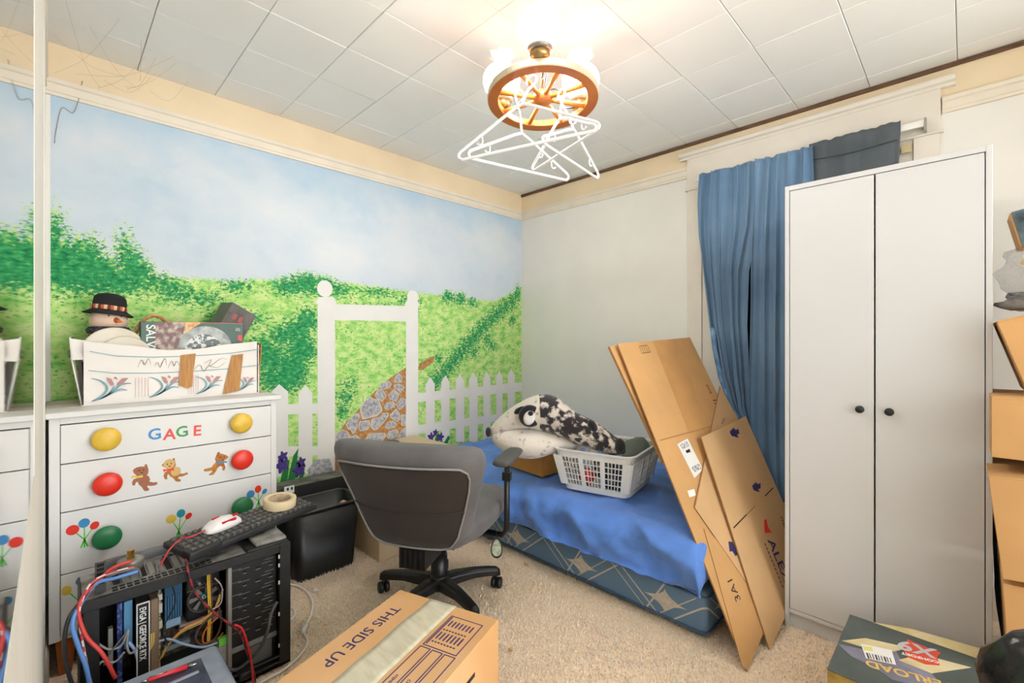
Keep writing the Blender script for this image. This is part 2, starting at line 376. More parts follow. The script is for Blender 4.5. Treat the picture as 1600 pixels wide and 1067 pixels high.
def mth(op, a, b_):
    n = N.new('ShaderNodeMath'); n.operation = op
    for i, s_ in enumerate((a, b_)):
        if isinstance(s_, (int, float)): n.inputs[i].default_value = s_
        else: Lk.new(s_, n.inputs[i])
    return n.outputs[0]
def mixc(f, a, b_):
    n = N.new('ShaderNodeMix'); n.data_type = 'RGBA'; Lk.new(f, n.inputs[0])
    for i, s_ in ((6, a), (7, b_)):
        if isinstance(s_, tuple): n.inputs[i].default_value = s_
        else: Lk.new(s_, n.inputs[i])
    return n.outputs[2]
bw = [(0, 0, 0, 1), (1, 1, 1, 1)]
sky = ramp(noi(1.6, 5, (1, 1, 1.6)), [(.28, lin((184, 205, 220))), (.5, lin((206, 216, 224))), (.7, lin((222, 225, 227)))])
sky = mixc(ramp(noi(14, 4), [(.4, bw[0]), (.75, (.5, .5, .5, 1))]), sky, lin((212, 221, 229)))
sx = N.new('ShaderNodeSeparateXYZ'); Lk.new(tc.outputs['Object'], sx.inputs[0])
n_top = N.new('ShaderNodeMapRange'); Lk.new(mth('ADD', sx.outputs[2], mth('MULTIPLY', noi(6, 5), .35)), n_top.inputs[0])
n_top.inputs[1].default_value = 2.14; n_top.inputs[2].default_value = 2.36; n_top.inputs[3].default_value = 0; n_top.inputs[4].default_value = .8
sky = mixc(n_top.outputs[0], sky, lin((168, 200, 224)))
dab = (1, 1, 1.7)
grass = ramp(noi(16, 4, dab), [(.3, lin((118, 198, 100))), (.46, lin((176, 222, 124))), (.6, lin((208, 232, 150))), (.75, lin((214, 230, 164)))])
g1 = ramp(noi(55, 3, dab, (3, 1, 2)), [(.56, bw[0]), (.64, bw[1])])
g1 = mth('MULTIPLY', g1, ramp(noi(5, 2, dab, (9, 4, 4)), [(.36, (.15, .15, .15, 1)), (.62, bw[1])]))
grass = mixc(g1, grass, lin((84, 172, 78)))
g2 = ramp(noi(75, 3, dab, (1, 7, 2)), [(.66, bw[0]), (.70, bw[1])])
grass = mixc(mth('MULTIPLY', g2, ramp(noi(7, 2, dab, (2, 3, 9)), [(.45, bw[0]), (.6, bw[1])])), grass, lin((30, 112, 70)))
g3 = ramp(noi(34, 4, dab, (5, 7, 9)), [(.70, bw[0]), (.74, (.6, .6, .6, 1))])
grass = mixc(g3, grass, lin((176, 144, 112)))
dk = ramp(noi(40, 4, dab, (7, 2, 8)), [(.3, lin((20, 112, 70))), (.5, lin((44, 148, 88))), (.62, lin((72, 172, 104))), (.75, lin((128, 200, 130)))])
def soft(sock, n_, amp, lo, hi):
    v = mth('ADD', sock, mth('MULTIPLY', mth('SUBTRACT', n_, .5), amp)); return ramp(v, [(lo, bw[0]), (hi, bw[1])])
grass = mixc(soft(sp.outputs[1], noi(48, 4, dab, (2, 2, 2), .7), 1.3, .46, .56), grass, dk)
colr = mixc(soft(sp.outputs[0], noi(60, 4, dab, (6, 3, 1), .7), .8, .47, .53), sky, grass)
Lk.new(colr, P.inputs['Base Color']); me.materials.append(m)
mural = bpy.data.objects.new('mural', me); COL.objects.link(mural); adopt(mural, wallA)
mural['label'] = 'painted mural of pale blue sky, green hills and bushes'
PW = mat('fence_paint', (233, 231, 226), .6, var=.02, scale=8)
def paint(name, polys, material, x=.0016, parent=mural, label=None):
    mb = MB()
    for q in polys: flatx(mb, q, x, .0003)
    return mb.build(name, material, parent, label)
paint('painted_gate', [[(-1.685,1.376),(-1.584,1.382),(-1.584,0.296),(-1.685,0.319)], [(-1.107,1.398),(-1.013,1.403),(-1.013,0.337),(-1.107,0.355)], [(-1.584,1.363),(-1.107,1.376),(-1.107,1.275),(-1.584,1.269)]], PW, .002, label='white painted garden gate arch')
paint('painted_post_cap', [[(-1.699,1.36),(-1.678,1.398),(-1.592,1.404),(-1.573,1.367)], [(-1.121,1.376),(-1.097,1.419),(-1.023,1.424),(-0.998,1.382)]], PW, .0025)
gb = [(-1.643,1.448),(-1.053,1.439)]
gr_ = [(-1.598,1.452),(-1.008,1.442)]
paint('painted_gate_ball', [ell(gb[0][0], gb[0][1], abs(gr_[0][0]-gb[0][0]), .048), ell(gb[1][0], gb[1][1], abs(gr_[1][0]-gb[1][0]), .043)], PW, .002)
pk = []
for L in ([(-1.886,0.895),(-1.883,0.433)], [(-1.738,0.891),(-1.742,0.403)]): pass
for q in ([(-1.928,0.878),(-1.89,0.916),(-1.844,0.871),(-1.844,0.407),(-1.928,0.425)], [(-1.79,0.856),(-1.752,0.903),(-1.714,0.85),(-1.714,0.397),(-1.79,0.414)],
          [(-0.951,0.851),(-0.914,0.897),(-0.877,0.846),(-0.877,0.445),(-0.951,0.457)], [(-0.822,0.855),(-0.783,0.903),(-0.749,0.85),(-0.749,0.425),(-0.822,0.436)], [(-0.692,0.856),(-0.656,0.905),(-0.614,0.851),(-0.614,0.403),(-0.692,0.416)],
          [(-0.566,0.862),(-0.528,0.908),(-0.484,0.857),(-0.484,0.382),(-0.566,0.395)], [(-0.426,0.858),(-0.393,0.91),(-0.353,0.854),(-0.353,0.362),(-0.426,0.373)], [(-0.292,0.86),(-0.257,0.909),(-0.222,0.856),(-0.222,0.341),(-0.292,0.352)], [(-0.165,0.868),(-0.128,0.913),(-0.084,0.864),(-0.084,0.319),(-0.165,0.332)]):
    pk.append(q)
for q in pk: paint('painted_picket', [q], PW, .0018)
paint('painted_fence_rail', [[(-1.928,0.81),(-1.685,0.792),(-1.685,0.734),(-1.928,0.755)], [(-1.928,0.589),(-1.685,0.548),(-1.685,0.497),(-1.928,0.531)], [(-1.013,0.795),(0,0.8),(0,0.726),(-1.013,0.734)], [(-1.013,0.579),(0,0.561),(0,0.508),(-1.013,0.518)]], PW, .0015)
MUD = mat('painted_mud', (160, 104, 58), .75, rgb2=(196, 150, 92), scale=60, lo=.35, hi=.65)
paint('painted_path', [[(-1.584,0.58),(-1.518,0.662),(-1.438,0.729),(-1.332,0.829),(-1.22,0.911),(-1.107,0.971),(-1.107,0.144),(-1.584,0.258)], [(-1.013,0.95),(-1.003,0.993),(-0.914,1.033),(-0.872,1.041),(-0.893,0.997),(-0.977,0.948)]], MUD, .0014)
STE = mat('painted_stone_edge', (208, 204, 196), .75, var=.08, scale=80)
STN = mat('painted_stone', (142, 142, 150), .75, rgb2=(196, 196, 200), scale=55, lo=.35, hi=.65, detail=5)
stones = [[(-1.429,0.724),(-1.419,0.758),(-1.394,0.785),(-1.362,0.8),(-1.336,0.786),(-1.304,0.777),(-1.284,0.732),(-1.277,0.704),(-1.317,0.676),(-1.413,0.665)], [(-1.52,0.649),(-1.487,0.685),(-1.468,0.705),(-1.438,0.707),(-1.427,0.689),(-1.441,0.661),(-1.444,0.621),(-1.472,0.583),(-1.487,0.61),(-1.505,0.621)],
 [(-1.438,0.638),(-1.432,0.657),(-1.369,0.658),(-1.356,0.621),(-1.381,0.598),(-1.425,0.595),(-1.438,0.611)], [(-1.356,0.657),(-1.336,0.666),(-1.297,0.667),(-1.277,0.689),(-1.236,0.688),(-1.235,0.666),(-1.264,0.633),(-1.31,0.594),(-1.34,0.588),(-1.353,0.609)],
 [(-1.33,0.809),(-1.31,0.847),(-1.27,0.831),(-1.248,0.796),(-1.28,0.762),(-1.317,0.784)], [(-1.3,0.861),(-1.29,0.881),(-1.23,0.89),(-1.212,0.87),(-1.23,0.844),(-1.284,0.837)], [(-1.236,0.798),(-1.199,0.834),(-1.153,0.8),(-1.178,0.752),(-1.223,0.772)],
 [(-1.267,0.725),(-1.25,0.753),(-1.202,0.758),(-1.185,0.738),(-1.195,0.717),(-1.25,0.708)], [(-1.181,0.734),(-1.142,0.774),(-1.11,0.762),(-1.107,0.727),(-1.156,0.694)], [(-1.226,0.671),(-1.181,0.708),(-1.153,0.675),(-1.153,0.631),(-1.174,0.621),(-1.216,0.651)],
 [(-1.264,0.602),(-1.243,0.627),(-1.202,0.634),(-1.176,0.609),(-1.188,0.586),(-1.243,0.584)], [(-1.195,0.878),(-1.188,0.915),(-1.16,0.938),(-1.133,0.909),(-1.139,0.874)], [(-1.195,0.86),(-1.16,0.869),(-1.118,0.841),(-1.149,0.806),(-1.167,0.826),(-1.192,0.834)],
 [(-1.394,0.543),(-1.375,0.57),(-1.317,0.571),(-1.257,0.559),(-1.253,0.54),(-1.284,0.511),(-1.336,0.511),(-1.381,0.524)], [(-1.249,0.545),(-1.23,0.57),(-1.174,0.572),(-1.16,0.551),(-1.181,0.523),(-1.216,0.513),(-1.243,0.526)], [(-1.174,0.515),(-1.139,0.567),(-1.107,0.578),(-1.107,0.508)],
 [(-1.586,0.601),(-1.54,0.624),(-1.505,0.604),(-1.49,0.576),(-1.528,0.559),(-1.586,0.562)], [(-1.534,0.542),(-1.522,0.569),(-1.45,0.578),(-1.429,0.555),(-1.41,0.511),(-1.413,0.476),(-1.534,0.497)], [(-1.149,0.656),(-1.131,0.666),(-1.107,0.657),(-1.107,0.587),(-1.139,0.592)]]
for q in stones:
    cy_ = sum(a for a, _ in q)/len(q); cz_ = sum(c for _, c in q)/len(q)
    s_ = paint('painted_stone', [q], STE, .0017)
    paint('stone_face', [[(cy_+(a-cy_)*.88, cz_+(c-cz_)*.88) for a, c in q]], STN, .0021, mural)
lowst = [[(-1.742,0.421),(-1.699,0.474),(-1.615,0.466),(-1.596,0.392),(-1.652,0.329),(-1.724,0.356)], [(-1.714,0.296),(-1.652,0.34),(-1.538,0.323),(-1.438,0.223),(-1.558,0.176),(-1.67,0.224)], [(-1.804,0.311),(-1.759,0.364),(-1.721,0.309),(-1.742,0.242),(-1.794,0.255)]]
for q in lowst: paint('painted_stone', [q], STN, .0021)
IRI = mat('painted_iris', (84, 62, 150), .7, rgb2=(58, 40, 112), scale=60); LEAF = mat('painted_leaf', (30, 120, 56), .7, var=.1); LEAF2 = mat('painted_leaf_pale', (132, 206, 96), .7, var=.1)
paint('painted_leaves', [[(-1.89,0.366),(-1.86,0.498),(-1.837,0.5),(-1.851,0.357)], [(-1.857,0.344),(-1.817,0.518),(-1.79,0.555),(-1.814,0.334)], [(-1.8,0.331),(-1.776,0.446),(-1.756,0.435),(-1.776,0.325)], [(-0.893,0.43),(-0.85,0.503),(-0.828,0.482),(-0.861,0.425)], [(-0.806,0.416),(-0.761,0.472),(-0.744,0.451),(-0.772,0.41)]], LEAF, .0024)
paint('painted_leaves', [[(-1.89,0.348),(-1.877,0.449),(-1.776,0.464),(-1.763,0.319)]], LEAF2, .0022)
for (cx, cz), k in zip([(-1.877,0.477),(-1.787,0.434),(-1.87,0.524),(-1.776,0.475),(-0.909,0.481),(-0.828,0.469),(-0.872,0.507)], (1, 1, .7, .7, .8, .8, .6)):
    pts = [(cx+.036*k*(.78+.22*math.cos(5*a+1+cx*9))*math.cos(a)*1.1, cz+.045*k*(.78+.22*math.cos(5*a+1+cx*9))*math.sin(a)) for a in [2*PI*i/36 for i in range(36)]]
    paint('painted_iris', [pts], IRI, .0027)
# ---------------------------------------------------------------- wardrobe
WY = -.664
wd = thing('wardrobe', 'tall white two-door wardrobe with small black knobs', 'wardrobe', (2.388, -.41, 0))
b = MB(); b.cbox(2.100, 2.115, WY, -.15, 0, 1.771, .001); b.build('side_panel', WARD, wd)
b = MB(); b.cbox(2.662, 2.677, WY, -.15, 0, 1.771, .001); b.build('side_panel', WARD, wd)
b = MB(); b.cbox(2.115, 2.662, WY, -.15, 1.752, 1.771, .001); b.build('top_panel', WARD, wd)
b = MB(); b.cbox(2.115, 2.662, WY+.002, -.15, .062, .078, .001); b.build('bottom_panel', WARD, wd)
b = MB(); b.box(2.115, 2.662, WY+.016, WY+.03, 0, .062); b.build('plinth', WARD, wd)
b = MB(); b.box(2.115, 2.662, -.156, -.15, .078, 1.752); b.build('back_panel', WARD, wd)
for x0, x1, xk in ((2.1175, 2.3825, 2.344), (2.3875, 2.6595, 2.427)):
    b = MB(); b.cbox(x0, x1, WY+.001, WY+.018, .0805, 1.7495, .0012); d = b.build('door', WARD, wd)
    M = frame((xk, WY+.001, .902), (1, 0, 0), (0, 0, 1))
    b = MB(); b.lathe([(.005, 0), (.005, .008), (.0135, .012), (.0135, .02), (.011, .0225), (0, .0228)], 18, M); b.build('knob', BLACK, d, 'small black round knob')
b = MB(); b.box(2.384, 2.386, WY+.02, WY+.03, 1.3, 1.36); b.build('red_cloth_edge', RED, wd, 'sliver of red cloth in the door gap')
# ---------------------------------------------------------------- dresser
DRX = .43
dr = thing('dresser', 'white chest of drawers with big coloured knobs and painted bears', 'dresser', (.22, -2.40, 0))
DW = mat('dresser_white', (226, 225, 222), .5, var=.02, scale=5)
DTOP = mat('dresser_top', (224, 214, 198), .6, rgb2=(170, 150, 126), scale=9, lo=.45, hi=.8, stretch=(1, .3, 1))
b = MB(); b.m(0).cbox(.012, DRX+.018, -2.766, -2.026, .888, .908, .003); b.m(1).box(.02, .30, -2.76, -2.03, .9078, .9085)
b.build('top', [DW, DTOP], dr)
b = MB(); b.box(.018, DRX-.0185, -2.755, -2.735, .128, .888); b.box(.018, DRX-.0185, -2.062, -2.042, .128, .888); b.cbox(DRX-.018, DRX, -2.756, -2.729, .128, .888, .001); b.cbox(DRX-.018, DRX, -2.064, -2.041, .128, .888, .001)
b.box(.018, .026, -2.735, -2.062, .128, .888); b.cbox(DRX-.016, DRX-.001, -2.729, -2.064, .866, .888, .001); b.box(DRX-.02, DRX-.004, -2.729, -2.064, .128, .142)
b.build('carcass', DW, dr)
b = MB(); b.box(.03, DRX-.03, -2.729, -2.064, .15, .86); b.build('interior', DARK, dr)
ORANGE = mat('orange_wood', (176, 96, 36), .5, rgb2=(150, 76, 26), scale=20, stretch=(1, 1, .15))
for x, y in ((.395, -2.715), (.395, -2.08), (.05, -2.715), (.05, -2.08)):
    b = MB(); b.loft([[(x+dx*w, y+dy*w, z) for dx, dy in ((-1, -1), (1, -1), (1, 1), (-1, 1))] for z, w in ((0, .016), (.128, .026))], smooth=False); b.build('leg', ORANGE, dr)
YEL = mat('yellow_knob', (226, 186, 62), .4, var=.06, scale=30); GRN = mat('green_knob', (38, 118, 72), .35, var=.06, scale=30); REDK = mat('red_knob', (226, 50, 30), .35, var=.04)
XF = DRX+.0035                               # drawer face
kn = [([(-2.612,0.802),(-2.186,0.803)], YEL, 'yellow'), ([(-2.609,0.642),(-2.183,0.649)], REDK, 'red'), ([(-2.61,0.453),(-2.183,0.451)], GRN, 'green'), ([(-2.605,0.255),(-2.183,0.238)], mat('blue_knob', (58, 130, 200), .35), 'blue')]
zz = [.864, .7295, .564, .352, .144]
drawers = []
for i in range(4):
    b = MB(); b.cbox(DRX-.014, XF, -2.7275, -2.0655, zz[i+1]+.0018, zz[i]-.0018, .0015); d = b.build('drawer', DW, dr); drawers.append(d)
    for (ky, kz) in kn[i][0]:
        M = frame((XF, ky, kz), (0, 1, 0), (0, 0, 1))
        b = MB(); b.lathe([(.014, 0), (.014, .012), (.030, .015), (.040, .02), (.0415, .025), (.038, .031), (.026, .0355), (.012, .0375), (0, .038)], 28, M); b.build('knob', kn[i][1], d, 'large round %s knob' % kn[i][2])
# lettering and painted toys on the drawers
cl = [mat('letter_blue', (66, 140, 205), .5), REDK, mat('letter_green', (60, 150, 80), .5), REDK]
for ch, q, c, r in zip('GAGE', [(-2.494,0.776),(-2.448,0.771),(-2.408,0.773),(-2.354,0.772)], cl, (.05, -.05, .08, -.04)):
    text('letter', ch, .058, frame((XF, q[0], q[1]), (0, math.cos(r), math.sin(r)), (0, -math.sin(r)-.06, math.cos(r))), c, drawers[0], bold=.0012)
BEARA = mat('bear_brown', (166, 104, 72), .6, var=.06, scale=60); BEARB = mat('bear_gold', (196, 128, 48), .6, rgb2=(160, 92, 32), scale=70); BEARC = mat('bear_pale', (214, 176, 110), .6)
BLU = mat('balloon_blue', (52, 136, 190), .5); TEAL = mat('balloon_teal', (34, 148, 160), .5); STEM = mat('stem_green', (78, 196, 50), .5); YLW = mat('paint_yellow', (228, 196, 80), .5); PDK = mat('paint_dark', (70, 44, 30), .6)
def toy(name, layers, d, mats_):
    mb = MB()
    for k, (poly, mi) in enumerate(layers): mb.m(mi); flatx(mb, poly, XF, .0004+.0003*k)
    return mb.build(name, mats_, d)
def face(c, s): # two eyes and a muzzle
    return [(ell(c[0]-.006*s, c[1]+.003*s, .0022, .003, 8), 2), (ell(c[0]+.006*s, c[1]+.003*s, .0022, .003, 8), 2), (ell(c[0]+.001, c[1]-.006*s, .0035, .0022, 8), 2)]
b1 = [(-2.538,0.672),(-2.534,0.677),(-2.527,0.681),(-2.518,0.682),(-2.51,0.681),(-2.503,0.679),(-2.504,0.687),(-2.497,0.687),(-2.495,0.678),(-2.492,0.666),(-2.493,0.652),(-2.497,0.646),(-2.49,0.639),(-2.487,0.627),(-2.49,0.62),(-2.477,0.614),(-2.467,0.614),(-2.465,0.606),(-2.472,0.602),(-2.487,0.603),(-2.494,0.607),(-2.496,0.6),(-2.49,0.593),(-2.491,0.587),(-2.502,0.587),(-2.507,0.593),(-2.511,0.603),(-2.52,0.615),(-2.524,0.627),(-2.529,0.626),(-2.532,0.615),(-2.539,0.617),(-2.54,0.628),(-2.536,0.638),(-2.525,0.642),(-2.529,0.654),(-2.535,0.661)]
bow1 = [(-2.542,0.654),(-2.532,0.652),(-2.524,0.648),(-2.51,0.65),(-2.508,0.641),(-2.524,0.641),(-2.532,0.645),(-2.542,0.643)]
c1 = [(-2.513,0.665),(-2.517,0.661)]
toy('painted_bear', [(b1, 0), (bow1, 1)]+face(c1[0], 1), drawers[1], [BEARA, YLW, PDK])
b2 = [(-2.453,0.675),(-2.447,0.681),(-2.438,0.689),(-2.426,0.69),(-2.418,0.687),(-2.418,0.696),(-2.412,0.694),(-2.411,0.682),(-2.408,0.668),(-2.411,0.66),(-2.402,0.648),(-2.397,0.632),(-2.386,0.628),(-2.371,0.631),(-2.369,0.622),(-2.389,0.618),(-2.398,0.619),(-2.402,0.614),(-2.392,0.606),(-2.394,0.599),(-2.408,0.602),(-2.415,0.615),(-2.426,0.627),(-2.432,0.637),(-2.436,0.631),(-2.435,0.618),(-2.442,0.618),(-2.447,0.631),(-2.444,0.644),(-2.435,0.649),(-2.438,0.659),(-2.447,0.667)]
bow2 = [(-2.448,0.659),(-2.438,0.655),(-2.429,0.655),(-2.415,0.658),(-2.414,0.647),(-2.429,0.648),(-2.438,0.65),(-2.447,0.648)]
c2 = [(-2.429,0.672),(-2.429,0.668)]
h2 = [(-2.429,0.675),(-2.408,0.642)]
toy('painted_bear', [(b2, 0), (ell(h2[0][0], h2[0][1], .018, .019), 3), (ell(h2[1][0], h2[1][1], .016, .018), 3), (bow2, 1)]+face(c2[0], 1), drawers[1], [BEARB, REDK, PDK, BEARC])
b3 = [(-2.268,0.692),(-2.261,0.692),(-2.26,0.686),(-2.249,0.681),(-2.238,0.675),(-2.229,0.665),(-2.235,0.658),(-2.244,0.654),(-2.245,0.642),(-2.24,0.623),(-2.244,0.612),(-2.252,0.614),(-2.251,0.627),(-2.259,0.635),(-2.268,0.627),(-2.274,0.614),(-2.283,0.602),(-2.298,0.603),(-2.298,0.609),(-2.29,0.613),(-2.286,0.621),(-2.3,0.62),(-2.314,0.622),(-2.317,0.631),(-2.303,0.633),(-2.29,0.634),(-2.283,0.644),(-2.274,0.652),(-2.278,0.666),(-2.274,0.677)]
bow3 = [(-2.269,0.655),(-2.257,0.65),(-2.245,0.65),(-2.236,0.651),(-2.236,0.641),(-2.245,0.645),(-2.257,0.643),(-2.268,0.643)]
c3 = [(-2.251,0.665),(-2.252,0.663)]
toy('painted_bear', [(b3, 0), (bow3, 1)]+face(c3[0], 1), drawers[1], [BEARB, BLU, PDK])
def balloons(d, items, knot, mats_):
    mb = MB()
    for c, ry, rz, mi, rot in items:
        mb.m(0)
        p0 = Vector((0, c[0], c[1])); p1 = Vector((0, knot[0], knot[1])); t = (p1-p0).normalized(); nn = Vector((0, -t.z, t.y))*.0016
        flatx(mb, [((p0+t*rz*.9+nn).y, (p0+t*rz*.9+nn).z), ((p0+t*rz*.9-nn).y, (p0+t*rz*.9-nn).z), ((p1-nn).y, (p1-nn).z), ((p1+nn).y, (p1+nn).z)], XF, .0004)
    for a in (-.35, 0, .3):
        p1 = Vector((0, knot[0], knot[1])); t = Vector((0, math.sin(a), -math.cos(a)))*.028; nn = Vector((0, t.z, -t.y)).normalized()*.0022
        flatx(mb, [((p1+nn).y, (p1+nn).z), ((p1-nn).y, (p1-nn).z), ((p1+t-nn).y, (p1+t-nn).z), ((p1+t+nn).y, (p1+t+nn).z)], XF, .0005)
    for c, ry, rz, mi, rot in items: mb.m(mi); flatx(mb, ell(c[0], c[1], ry, rz, 20, rot), XF, .0008)
    mb.build('painted_balloons', mats_, d)
q = [(-2.698,0.499),(-2.669,0.515),(-2.642,0.499),(-2.668,0.457)]
balloons(drawers[2], [(q[0], .017, .017, 2, 0), (q[1], .015, .016, 1, 0), (q[2], .012, .014, 2, -.5)], q[3], [STEM, BLU, REDK])
q = [(-2.423,0.46),(-2.392,0.474),(-2.367,0.457),(-2.399,0.408)]
balloons(drawers[2], [(q[0], .0165, .0165, 3, 0), (q[1], .014, .016, 1, 0), (q[2], .010, .013, 2, -.6)], q[3], [STEM, TEAL, REDK, YLW])
q = [(-2.146,0.49),(-2.117,0.505),(-2.091,0.489),(-2.115,0.452)]
balloons(drawers[2], [(q[0], .0155, .0165, 1, 0), (q[1], .013, .016, 2, 0), (q[2], .009, .012, 1, -.6)], q[3], [STEM, BLU, REDK])
q = [(-2.713,0.296),(-2.675,0.316),(-2.638,0.285),(-2.67,0.23)]
balloons(drawers[3], [(q[0], .013, .016, 3, 0), (q[1], .016, .015, 1, 0), (q[2], .012, .014, 2, -.5)], q[3], [STEM, BLU, REDK, YLW])
# ---------------------------------------------------------------- bed
def ticking(name):
    m = bpy.data.materials.new(name); m.use_nodes = True; nt = m.node_tree; N = nt.nodes; Lk = nt.links; P = N['Principled BSDF']; P.inputs['Roughness'].default_value = .8
    tc = N.new('ShaderNodeTexCoord'); s_ = N.new('ShaderNodeSeparateXYZ'); Lk.new(tc.outputs['Object'], s_.inputs[0])
    def mt(op, a, b_=None):
        n = N.new('ShaderNodeMath'); n.operation = op
        for i, q_ in enumerate((a, b_)):
            if q_ is None: continue
            if isinstance(q_, (int, float)): n.inputs[i].default_value = q_
            else: Lk.new(q_, n.inputs[i])
        return n.outputs[0]
    run = mt('SUBTRACT', s_.outputs[0], s_.outputs[1])     # runs along the side and round the corner
    tot = None
    for k, off, wd_ in ((1.25, 0, .012), (1.25, .055, .008), (-1.25, 0, .012), (-1.25, .06, .008), (-.62, .1, .010)):
        u = mt('ADD', mt('MULTIPLY', run, 1.0), mt('ADD', mt('MULTIPLY', s_.outputs[2], k), off))
        f = mt('ABSOLUTE', mt('SUBTRACT', mt('FRACT', mt('DIVIDE', u, .42)), .5))
        l = mt('LESS_THAN', f, wd_)
        tot = l if tot is None else mt('MAXIMUM', tot, l)
    cu = mt('SUBTRACT', mt('FRACT', mt('DIVIDE', run, .42)), .5); cv = mt('DIVIDE', mt('SUBTRACT', s_.outputs[2], .09), .21)
    star = mt('LESS_THAN', mt('ADD', mt('POWER', mt('ABSOLUTE', cu), .6), mt('POWER', mt('ABSOLUTE', cv), .6)), .43)
    tot = mt('MAXIMUM', tot, star)
    nzn = N.new('ShaderNodeTexNoise'); nzn.inputs['Scale'].default_value = 60; Lk.new(tc.outputs['Object'], nzn.inputs['Vector'])
    tot = mt('MULTIPLY', tot, mt('ADD', mt('MULTIPLY', nzn.outputs[0], .8), .35))
    mx = N.new('ShaderNodeMix'); mx.data_type = 'RGBA'; Lk.new(tot, mx.inputs[0])
    mx.inputs[6].default_value = lin((100, 130, 160)); mx.inputs[7].default_value = lin((220, 205, 182)); Lk.new(mx.outputs[2], P.inputs['Base Color'])
    return m
TICK = ticking('blue_ticking')
bs = thing('box_spring', 'slate blue patterned box spring on the carpet under the mattress', 'box spring', (.97, -.5, 0))
b = MB(); b.rbox(.02, 1.915, -.984, -.02, 0.004, .185, .028, 3); b.build('body', TICK, bs)
PIPE = mat('blue_piping', (66, 92, 124), .8)
for z in (.028, .165):
    b = MB(); b.tube([(.03, -.987, z), (1.89, -.987, z), (1.912, -.978, z), (1.918, -.955, z), (1.918, -.05, z)], .0045, 6); b.build('piping', PIPE, bs)
mt_ = thing('mattress', 'thin patterned blue mattress beneath the rumpled sheet', 'mattress', (.97, -.5, .19))
b = MB(); b.rbox(.02, 1.87, -.955, -.03, .187, .345, .05, 4); b.build('body', TICK, mt_)
# the blue sheet: draped, rumpled, pulled short at the foot end
SHEET = mat('blue_sheet', (90, 138, 222), .75, var=.1, scale=8, bump=.55, bscale=11, bdist=.02, sheen=.2)
sx_n, sv_n = 150, 70
rows = []
for i in range(sx_n+1):
    u = i/sx_n*2.00; row = []                    # distance along the bed, then over the foot end
    if u < 1.84: x0, dz = .012+u, 0.0
    elif u < 1.90: a = (u-1.84)/.06*PI/2; x0, dz = 1.852+.045*math.sin(a), .045*(1-math.cos(a))
    else: x0, dz = 1.897+.01*math.sin((u-1.9)*30), .045+(u-1.90)
    edge = .225+.03*nz(u*2.1, 3.3)+.02*nz(u*6.1, 1.7)-.035*max(0, min(1, (u-.7)/.4))
    if u > 1.5: edge += .05*(u-1.5)/.4
    for j in range(sv_n+1):
        v = j/sv_n; x = x0
        L = .98+.055*PI/2+(.320-edge); s_ = v*L
        if s_ < .93: y = -.035-s_; z = .366
        elif s_ < .93+.055*PI/2: a = (s_-.93)/.055; y = -.965-.055*math.sin(a); z = .366-.055*(1-math.cos(a))
        else: y = -1.02; z = .311-(s_-.93-.055*PI/2)
        fr = max(0, min(1, (s_-.86)/.14)); en = max(0, min(1, (u-1.8)/.1))
        n1 = nz(x*2.6+y*2.2, y*3.2-x*.8, 1); rg_ = 1-abs(nz(x*3.1+2.4*y, y*5.5-x*2.4, 5))*2; rg2 = 1-abs(nz(x*6-3*y, y*4+x*5, 8))*2
        cz1 = (1-abs(nz(u*2.3+s_*1.6, s_*3.4-u*1.3, 31)))**7; cz2 = (1-abs(nz(u*4.2-s_*2.5, s_*4.6+u*2.2, 37)))**7; cz3 = (1-abs(nz(u*7+s_*5, s_*8-u*3, 41)))**8
        z += (1-en)*(1-.7*fr)*(.016*cz1+.010*cz2+.005*cz3+.014*n1+.012*max(0, rg_-.35)+.007*max(0, rg2-.4))
        # swags on the front: curved ridges running down and to the foot
        ph = x*2.6-(s_-.9)*4.5+1.6*nz(x*1.3, s_*1.6, 2)+.5*nz(x*4, s_*3, 12)
        sw = 1-abs(math.sin(PI*ph)); sw2 = 1-abs(math.sin(PI*(x*11+(s_-.9)*9+.8*nz(x*3, s_*3, 6))))
        y -= fr*(1-en*.6)*((.010+.03*abs(nz(x*1.9, 7)))*sw**2+.009*sw2**2*abs(nz(x*3, s_*4, 14))*2+.022*nz(x*4-s_*3, s_*6, 9)+.008*nz(x*13, s_*11-x*6, 19)+.004)
        y -= fr*(.022*cz1+.016*cz2+.008*cz3)
        if s_ > 1.1: y -= .01*math.sin(x*23+s_*5)*(s_-1.1)*6
        z += .018*math.sin(PI*min(1, s_))*math.exp(-((x-.7)/.6)**2)
        x += en*(.012*nz(y*7, u*9, 3)+.008)
        row.append((x, y, max(z-dz*(1-.0*fr), .195 if (en > 0 or fr > 0) else .36)))
    rows.append(row)
b = MB(); b.grid(rows)
sh = b.build('bed_sheet', SHEET, solid=.004); tag(sh, 'rumpled royal blue sheet pulled over the bed', 'sheet')
